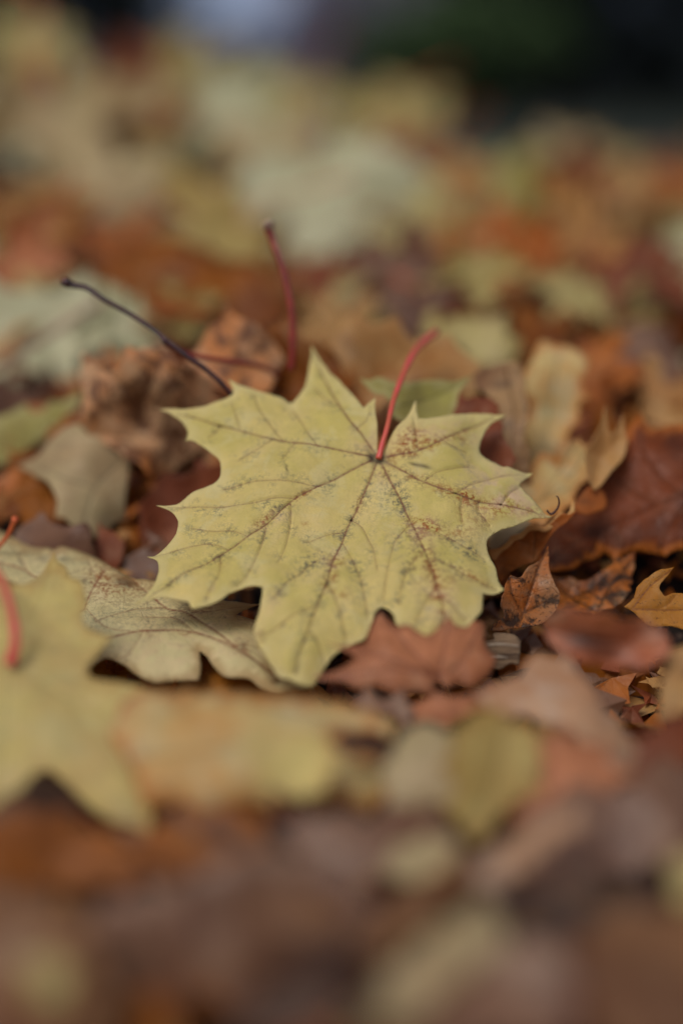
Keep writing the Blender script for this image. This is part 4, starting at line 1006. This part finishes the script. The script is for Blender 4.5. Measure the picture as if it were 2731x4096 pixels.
for lab_, ol_, an_, mk_, tl_, sd_ in (  # dark leaves put the shade of gaps and hollows into colour
    ('shade-painted dark leaf in the hollow left of the brown ridge at the bottom', [(560, 2310), (640, 2260), (760, 2230), (840, 2190), (860, 2260), (780, 2340), (640, 2400), (540, 2400)], (700, 2300), 'dark', 20, 80),
    ('shade-painted dark leaf in the hollow under the large mauve leaf at the lower right', [(1060, 2060), (1150, 2050), (1260, 2070), (1360, 2050), (1420, 2100), (1360, 2180), (1240, 2140), (1120, 2110)], (1240, 2100), 'dark', 18, 81),
    ('shade-painted dark umber leaf filling the bottom right corner', [(1320, 2150), (1420, 2080), (1520, 2100), (1640, 2060), (1660, 2420), (1400, 2420), (1340, 2300)], (1480, 2240), 'umber', 24, 82),
    ('shade-painted dark leaf in the gap under the lemon leaf', [(-40, 1870), (40, 1820), (90, 1780), (150, 1810), (200, 1870), (120, 1910), (0, 1930)], (80, 1860), 'dark', 15, 83),
    ('small shade-painted dark leaf in the gap under the broad cream and orange leaf', [(520, 1930), (600, 1890), (690, 1880), (720, 1920), (640, 1970), (560, 1980)], (620, 1925), 'dark', 20, 84),
    ('tan pink leaf strip painting a highlight above the dark hollow at the lower right', [(1100, 1990), (1160, 1940), (1260, 1880), (1330, 1850), (1340, 1890), (1240, 1960), (1160, 2030), (1100, 2040)], (1200, 1950), 'pinkcream', 34, 85),  # pale colour stands for a highlight over the mauve leaf
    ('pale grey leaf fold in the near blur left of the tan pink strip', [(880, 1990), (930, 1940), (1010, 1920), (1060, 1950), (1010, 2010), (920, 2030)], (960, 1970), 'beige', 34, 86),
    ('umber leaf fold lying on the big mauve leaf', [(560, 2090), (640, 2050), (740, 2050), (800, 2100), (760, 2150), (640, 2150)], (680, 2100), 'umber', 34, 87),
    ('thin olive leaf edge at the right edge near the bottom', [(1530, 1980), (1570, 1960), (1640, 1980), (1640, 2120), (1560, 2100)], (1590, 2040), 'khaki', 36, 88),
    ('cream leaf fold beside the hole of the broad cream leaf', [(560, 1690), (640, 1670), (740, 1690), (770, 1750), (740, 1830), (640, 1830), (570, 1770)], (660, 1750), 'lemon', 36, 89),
    ('shade-painted dark plum leaf in the hole of the broad cream leaf', [(760, 1700), (800, 1685), (860, 1690), (910, 1700), (900, 1745), (840, 1740), (790, 1730)], (840, 1715), 'dark', 24, 90)):
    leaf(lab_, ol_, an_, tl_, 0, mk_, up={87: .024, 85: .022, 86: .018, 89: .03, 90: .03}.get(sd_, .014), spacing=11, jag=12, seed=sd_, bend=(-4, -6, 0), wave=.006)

# ------------------------------------------------------------------ stalks and twig
def stick(name, label, cat, pts, radii, mat, parts=()):
    root = empty(name, at(*pts[0]))
    tag(root, label, cat, 'loose stalks and twigs')
    link(bpy.data.objects.new('stem', tube_mesh('stem', [at(*p) - root.location for p in pts], radii, M[mat])), root)
    for nm, pp, rr, mm_ in parts:
        link(bpy.data.objects.new(nm, tube_mesh(nm, [at(*p) - root.location for p in pp], rr, M[mm_])), root)
    return root


stick('leaf_stalk', 'dark purple leaf stalk with a swollen black end behind the yellow leaf', 'stalk',
      [(545, 925, 0.5750), (533, 905, 0.5750), (500, 872, 0.5750), (465, 842, 0.5757), (430, 818, 0.5764), (380, 780, 0.5785), (350, 755, 0.5806), (300, 722, 0.5834), (240, 688, 0.5862), (200, 662, 0.5890), (172, 656, 0.5904), (152, 650, 0.5911)],
      [0.00092, 0.00098, 0.00103, 0.00103, 0.00115, 0.00103, 0.00103, 0.00115, 0.00127, 0.00172], 'twig', [('swollen_end', [(162, 655, 0.5904), (152, 648, 0.5904), (147, 640, 0.5904)], [0.00149, 0.00218, 0.00138], 'twig'), ('node', [(372, 772, 0.5792), (380, 783, 0.5785), (388, 790, 0.5778)], [0.00092, 0.00184, 0.00080], 'twig')])
stick('leaf_stalk', 'thin orange red leaf stalk joining the dark stalk from the right', 'stalk',
      [(384, 790, 0.5834), (410, 805, 0.5876), (440, 815, 0.5918), (500, 826, 0.5974), (550, 833, 0.6030), (600, 842, .6150), (640, 862, .6300)], [0.00138, 0.00103, 0.00103, 0.00115, 0.00127], 'darkred')
stick('leaf_stalk', 'upright dull red leaf stalk with a pale knobbed end behind the yellow leaf', 'stalk',
      [(668, 850, 0.6030), (672, 810, 0.6030), (672, 750, 0.6044), (668, 700, 0.6065), (655, 640, 0.6100), (640, 590, 0.6135), (625, 550, 0.6170), (614, 522, 0.6184)], [0.00161, 0.00161, 0.00149, 0.00149, 0.00161, 0.00161, 0.00207], 'darkred',
      [('knobbed_end', [(618, 528, 0.6177), (614, 516, 0.6184), (610, 510, 0.6184)], [0.00172, 0.00299, 0.00161], 'palestalk')])
stick('leaf_stalk', 'short red stalk poking out of the left edge above the speckled cream leaf', 'stalk',
      [(-20, 1275, .56), (15, 1235, .555), (30, 1205, .552), (36, 1192, .55)], [.0009, .0009, .0010, .0016], 'orangestalk')
stick('leaf_stalk', 'faint dark leaf stalk with a knobbed end in the blur right of the taupe strip', 'stalk',
      [(1210, 925, .66), (1240, 905, .665), (1268, 875, .67), (1282, 850, .672)], [.0008, .0009, .0010, .0016], 'orangestalk', [('knobbed_end', [(1268, 870, .67), (1276, 858, .67), (1284, 848, .672)], [.0012, .0018, .0012], 'twig')])
stick('tendril', 'tiny curled brown tendril standing at the right tip of the yellow leaf', 'tendril',
      [(1255, 1172, .535), (1262, 1180, .535), (1270, 1178, .535), (1279, 1168, .535), (1283, 1155, .535), (1281, 1143, .535), (1276, 1139, .535)], [.00035, .0004, .00045, .0004, .0003, .0002], 'twig')

# ------------------------------------------------------------------ maple leaves of one pattern for the blurred parts of the heap
HALF = [(0, 0), (.05, -.06), (.13, -.13), (.17, -.25), (.24, -.17), (.36, -.18), (.56, -.21), (.47, -.09), (.46, 0.0), (.54, .06), (.60, .09), (.72, .08), (.72, .18), (.86, .22), (.83, .31), (1.0, .46), (.82, .46), (.76, .58), (.65, .50), (.50, .47), (.36, .42),
        (.27, .43), (.26, .52), (.31, .60), (.44, .66), (.32, .70), (.26, .77), (.30, .85), (.17, .86), (.08, .95), (0, 1.12)]


def template(seed, spacing=0.06):
    r = random.Random(seed)
    sx, tipl, basal = r.uniform(.86, 1.08), r.uniform(.9, 1.1), r.uniform(.8, 1.2)
    pts = []
    for side in (1, -1):
        h = []
        for x, y in HALF:
            yy = y * (tipl if y > .6 else 1) * (basal if y < 0 else 1)
            h.append((side * (x * sx + r.gauss(0, .012)) if x else 0.0, yy + r.gauss(0, .012)))
        pts += h if side == 1 else h[::-1][1:-1]
    O = smooth_closed(pts, 2, 60)
    vl = [np.array(catmull(v, 3)) for v in ([(0, 0), (.02, .5), (0, 1.0)], [(0, 0), (.45, .22), (.93 * sx, .43)], [(0, 0), (-.45, .22), (-.93 * sx, .43)], [(0, 0), (.28, -.07), (.5 * sx, -.18)], [(0, 0), (-.28, -.07), (-.5 * sx, -.18)])]
    sl = [np.array(v, float) for v in ([(.02, .45), (.2, .6), (.38, .66)], [(0, .45), (-.2, .6), (-.38, .66)], [(.4, .2), (.55, .35), (.72, .53)], [(-.4, .2), (-.55, .35), (-.72, .53)], [(.45, .22), (.6, .17), (.68, .1)], [(-.45, .22), (-.6, .17), (-.68, .1)])]
    P, T, loop = flat_mesh(O, spacing, vl, sl)
    S = 0.062     # half width in metres
    a, b = P[:, 0] * S, (P[:, 1] - .38) * S
    kx, ky, kxy = r.uniform(-7, 5), r.uniform(-7, 4), r.uniform(-4, 4)
    f = kx * a * a + ky * b * b + kxy * a * b
    rad = np.hypot(a, b)
    f = f + r.choice((-1, 1)) * 3.0 * rad ** 2 * np.sin(3 * np.arctan2(b, a) + r.uniform(0, 6))
    f = f + .010 * np.array([noise.noise(Vector((x * 38, y * 38, seed * 2.3))) for x, y in zip(a, b)])
    vd, vs, ed = seg_dist(P, vl) * S, seg_dist(P, sl) * S, seg_dist(P, [loop]) * S
    f = f + r.uniform(.003, .007) * np.clip(vd / .014, 0, 1)
    f = f + r.choice((-.008, .010, .006)) * np.clip(1 - ed / .016, 0, 1) ** 2
    W = np.stack([a, b, f], 1)
    base = Vector((0, -.38 * S, float(f[np.argmin(np.hypot(P[:, 0], P[:, 1]))])))
    return W, T, {'luv': np.stack([a, b, np.full(len(a), seed)], 1), 'vd': vd, 'vs': vs, 'ed': ed}, base


VARS = [template(s) for s in range(100, 112)]
MESH = {}


def blade_mesh(v, mk):
    if (v, mk) not in MESH:
        W, T, at_, b = VARS[v]
        MESH[(v, mk)] = finish_mesh('blade', W, T, at_, [M[mk]])
    return MESH[(v, mk)], VARS[v][3]


STALKS = {}


def stalk_mesh(v, mk):
    if (v, mk) not in STALKS:
        r = random.Random(v * 7 + 1)
        b = VARS[v][3]
        STALKS[(v, mk)] = tube_mesh('stalk', [b, b + Vector((.004, -.02, .006)), b + Vector((r.uniform(-.01, .01), -.045, r.uniform(-.004, .014))), b + Vector((r.uniform(-.02, .02), -.075, r.uniform(-.01, .02)))], [.0011, .0009, .0009, .0015], M[mk], 6, 3)
    return STALKS[(v, mk)]


COLW = {'lemon': 'lemon yellow', 'cream': 'cream', 'greenish': 'pale green', 'khaki': 'khaki', 'olive': 'olive yellow', 'tan': 'tan', 'beige': 'beige', 'orange': 'orange brown', 'amber': 'dark amber',
        'ochre': 'ochre', 'crumple': 'mottled brown', 'pink': 'pinkish brown', 'mauve': 'mauve brown', 'red': 'red brown', 'dark': 'dark rotten', 'shell': 'mottled red brown', 'umber': 'umber', 'ember': 'deep orange brown'}


def free_leaf(loc, size, tilt, yaw, spin, v, mk, label, stalk=True, group='fallen leaves of the heap'):
    root = empty('maple_leaf', loc)
    n = Vector(normal_of(tilt, yaw))
    q = Vector((0, 0, 1)).rotation_difference(n)
    root.rotation_mode = 'QUATERNION'
    from mathutils import Quaternion
    root.rotation_quaternion = q @ Quaternion((0, 0, 1), R(spin))
    s = size / 0.124
    root.scale = (s, s, s)
    tag(root, label, 'leaf', group)
    me, _ = blade_mesh(v, mk)
    link(bpy.data.objects.new('blade', me), root)
    if stalk:
        link(bpy.data.objects.new('stalk', stalk_mesh(v, 'darkred' if v % 3 else 'orangestalk')), root)
    return root


def px_leaf(px, py, w, mk, tilt, spin, label, up=.022, yaw=0, stalk=False, v=None, land=None):
    Y = hit(px, py, up)
    loc = at(px, py, Y)
    size = (1.5 if mk in ('beige', 'greenish', 'khaki', 'ochre') and px < 1000 else 1.2) * w / 784.0 * TH * Y
    size = max(.06, min(.27, size))
    o = free_leaf(loc, size, tilt - 10, yaw, spin, rnd.randrange(12) if v is None else v, mk, label, stalk)
    if land: LANDMARKS.append((Vector(loc), land))
    return o


FAR = [
    (150, 340, 400, 'beige', 62, 200, 'large beige leaf facing the camera on the left slope of the far heap', 'the large beige leaf on the left slope'),
    (60, 110, 230, 'khaki', 60, 150, 'khaki leaf on the crest at the top left corner of the heap', 'the khaki leaf on the left crest'),
    (60, 190, 180, 'amber', 50, 40, 'amber brown leaf just under the khaki crest leaf at the left edge', None),
    (300, 190, 240, 'red', 60, 100, 'red brown leaf on the far crest left of the sky gap', 'the red brown crest leaf'),
    (425, 180, 230, 'khaki', 62, 20, 'pale khaki leaf on the crest right of the red brown crest leaf', 'the pale khaki crest leaf'),
    (385, 285, 150, 'amber', 40, 80, 'small dark amber leaf under the pale khaki crest leaf', None),
    (525, 290, 270, 'greenish', 60, 230, 'grey green leaf on the far slope below the sky gap', 'the grey green slope leaf'),
    (690, 235, 210, 'khaki', 60, 170, 'khaki leaf peaking on the crest below the grey twiggy bush', 'the khaki peak leaf'),
    (610, 350, 240, 'beige', 58, 60, 'beige leaf left above the big grey green bright leaf', None),
    (735, 460, 400, 'greenish', 64, 185, 'biggest and brightest grey green leaf of the far blur, top centre', 'the bright grey green leaf'),
    (480, 540, 300, 'ochre', 60, 120, 'ochre leaf facing the camera left below the bright grey green leaf', 'the ochre leaf in the far blur'),
    (310, 420, 300, 'beige', 56, 310, 'pinkish beige leaf between the large beige leaf and the bright grey green leaf', None),
    (110, 510, 260, 'tan', 52, 10, 'tan leaf under the large beige leaf at the left', 'the tan leaf at the far left'),
    (70, 610, 260, 'pink', 56, 250, 'pinkish brown leaf above the large pale green leaf at the left edge', None),
    (280, 560, 200, 'orange', 50, 70, 'orange brown leaf left of the ochre leaf in the far blur', None),
    (930, 250, 190, 'khaki', 56, 30, 'dull khaki leaf on the crest below the green shrub', 'the dull khaki leaf on the crest'),
    (935, 340, 240, 'red', 54, 300, 'reddish brown leaf just below the dull khaki crest leaf', 'the reddish leaf below the crest'),
    (850, 320, 200, 'khaki', 58, 140, 'khaki leaf right above the bright grey green leaf', None),
    (1050, 430, 240, 'tan', 56, 90, 'tan leaf right of the bright grey green leaf', 'the tan leaf of the far centre'),
    (1190, 410, 290, 'olive', 58, 200, 'olive yellow leaf facing the camera in the far blur right of centre', 'the olive yellow far leaf'),
    (1280, 340, 190, 'beige', 54, 20, 'dim beige leaf on the low crest at the right', None),
    (1335, 430, 230, 'red', 58, 160, 'red mauve leaf on the far slope at the right', 'the red mauve far leaf'),
    (1455, 440, 210, 'tan', 60, 190, 'pale tan leaf right of the red mauve far leaf', 'the pale tan leaf at the far right'),
    (1545, 430, 200, 'orange', 56, 40, 'orange brown leaf at the right edge beside the pale tan leaf', None),
    (1140, 535, 280, 'orange', 50, 330, 'orange brown leaf below the olive yellow far leaf', 'the orange brown leaf below the olive one'),
    (1000, 510, 240, 'khaki', 56, 270, 'khaki leaf right below the bright grey green leaf', None),
    (1310, 550, 290, 'tan', 54, 120, 'orange tan leaf in the blur above the two cream round leaves', 'the orange tan leaf'),
    (1490, 620, 320, 'red', 46, 220, 'dark red brown leaf in the blur at the upper right edge', 'the dark red brown leaf at the right'),
    (1100, 650, 220, 'khaki', 62, 180, 'left one of the two cream round leaves glowing in the blur', 'the left cream round leaf'),
    (1310, 690, 220, 'khaki', 62, 150, 'right one of the two cream round leaves glowing in the blur', 'the right cream round leaf'),
    (1230, 745, 200, 'amber', 45, 30, 'amber brown leaf in shade under the right cream round leaf', None),
    (890, 640, 280, 'mauve', 50, 60, 'mauve brown leaf under the bright grey green leaf', 'the mauve brown leaf of the far centre'),
    (720, 630, 220, 'red', 40, 200, 'dark red brown leaf in the shade under the bright grey green leaf', None),
    (760, 730, 230, 'tan', 50, 20, 'tan leaf behind the upper tip of the yellow leaf in focus', None),
    (960, 700, 230, 'mauve', 48, 280, 'dusky mauve leaf left of the two-pointed yellow green leaf', None),
    (1480, 790, 250, 'mauve', 40, 100, 'dusky grey mauve leaf in a hollow at the right edge', 'the dusky mauve leaf at the right edge'),
    (1400, 840, 220, 'orange', 50, 250, 'orange brown leaf left of the dusky mauve leaf in the right hollow', None),
    (260, 770, 190, 'greenish', 56, 110, 'small pale green leaf between the large pale green leaf and the dark stalk', None),
    (380, 740, 220, 'khaki', 50, 10, 'khaki leaf under the long amber leaf behind the dark stalk', None),
    (1010, 600, 200, 'orange', 52, 190, 'orange brown leaf left of the left cream round leaf', None),
    (1210, 590, 200, 'orange', 50, 70, 'rusty orange leaf between the two cream round leaves', None),
]
for (px, py, w, mk, tilt, spin, lab, land) in FAR:
    px_leaf(px, py, w, mk, tilt, spin, lab, land=land, stalk=rnd.random() < .4, yaw=rnd.uniform(-12, 12))

# more leaves filling the heap: each one told apart by colour, state and its neighbour
USED = {}
SIDE = ('left of', 'right of', 'behind', 'in front of')


def describe(loc, mk, flat):
    best = sorted(LANDMARKS, key=lambda q: (q[0] - loc).length)
    state = ('flat', 'curled', 'half buried', 'tilted')[flat]
    for extra in ('', 'small ', 'low ', 'thin '):
        for L, ph in [q for q in best if len(q[1].split()) <= 8][:8]:
            d = loc - L
            rel = SIDE[1] if d.x > abs(d.y) else SIDE[0] if -d.x > abs(d.y) else SIDE[2] if d.y > 0 else SIDE[3]
            lab = f'{extra}{state} {COLW[mk]} leaf {rel} {ph}'
            if lab not in USED and len(lab.split()) <= 16:
                USED[lab] = 1
                return lab
    return lab


fill_cols_far = ['khaki', 'tan', 'beige', 'orange', 'pink', 'mauve', 'umber', 'ochre', 'amber', 'greenish', 'crumple', 'beige', 'beige', 'khaki']
fill_cols_near = ['orange', 'red', 'amber', 'pink', 'tan', 'amber', 'red', 'crumple', 'orange', 'mauve']  # extra amber and orange give the glow in the gaps as leaf colour
fill_cols_pale = ['beige', 'khaki', 'greenish', 'beige', 'ochre', 'cream', 'lemon', 'greenish']
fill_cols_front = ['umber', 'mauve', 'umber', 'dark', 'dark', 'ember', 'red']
placed = []
tries = 0
while len(placed) < 175 and tries < 6000:
    tries += 1
    y = 0.28 + 1.85 * rnd.random() ** 1.1
    x = (rnd.random() * 2 - 1) * (0.24 * y * 1.12 + .04)
    sep = .045 + .03 * y
    if .61 < y < .84: sep *= .72
    if any((x - a) ** 2 + (y - b) ** 2 < sep * sep for a, b in placed): continue
    placed.append((x, y))
    near = y < 0.78
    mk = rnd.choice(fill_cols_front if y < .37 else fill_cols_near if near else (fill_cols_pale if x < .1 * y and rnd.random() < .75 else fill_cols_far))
    up = -.006 if near else rnd.uniform(-.028, -.012)
    tilt = rnd.gauss(9, 8) if near else rnd.gauss(26, 12)
    z = litter(x, y) + up - (.024 if .38 < y < .60 else .004)
    szz = rnd.uniform(.075, .13) if near else rnd.uniform(.12, .19)
    if .61 < y < .84:
        szz = rnd.uniform(.05, .09); tilt = rnd.gauss(36, 20); z += .010
    if x > .08 and .48 < y < .72: z -= .02
    loc = Vector((x, y, z))
    st = rnd.randrange(4)
    free_leaf(loc, szz, tilt, rnd.uniform(-60, 60), rnd.uniform(0, 360), rnd.randrange(12), mk, describe(loc, mk, st), rnd.random() < .3 and not near)
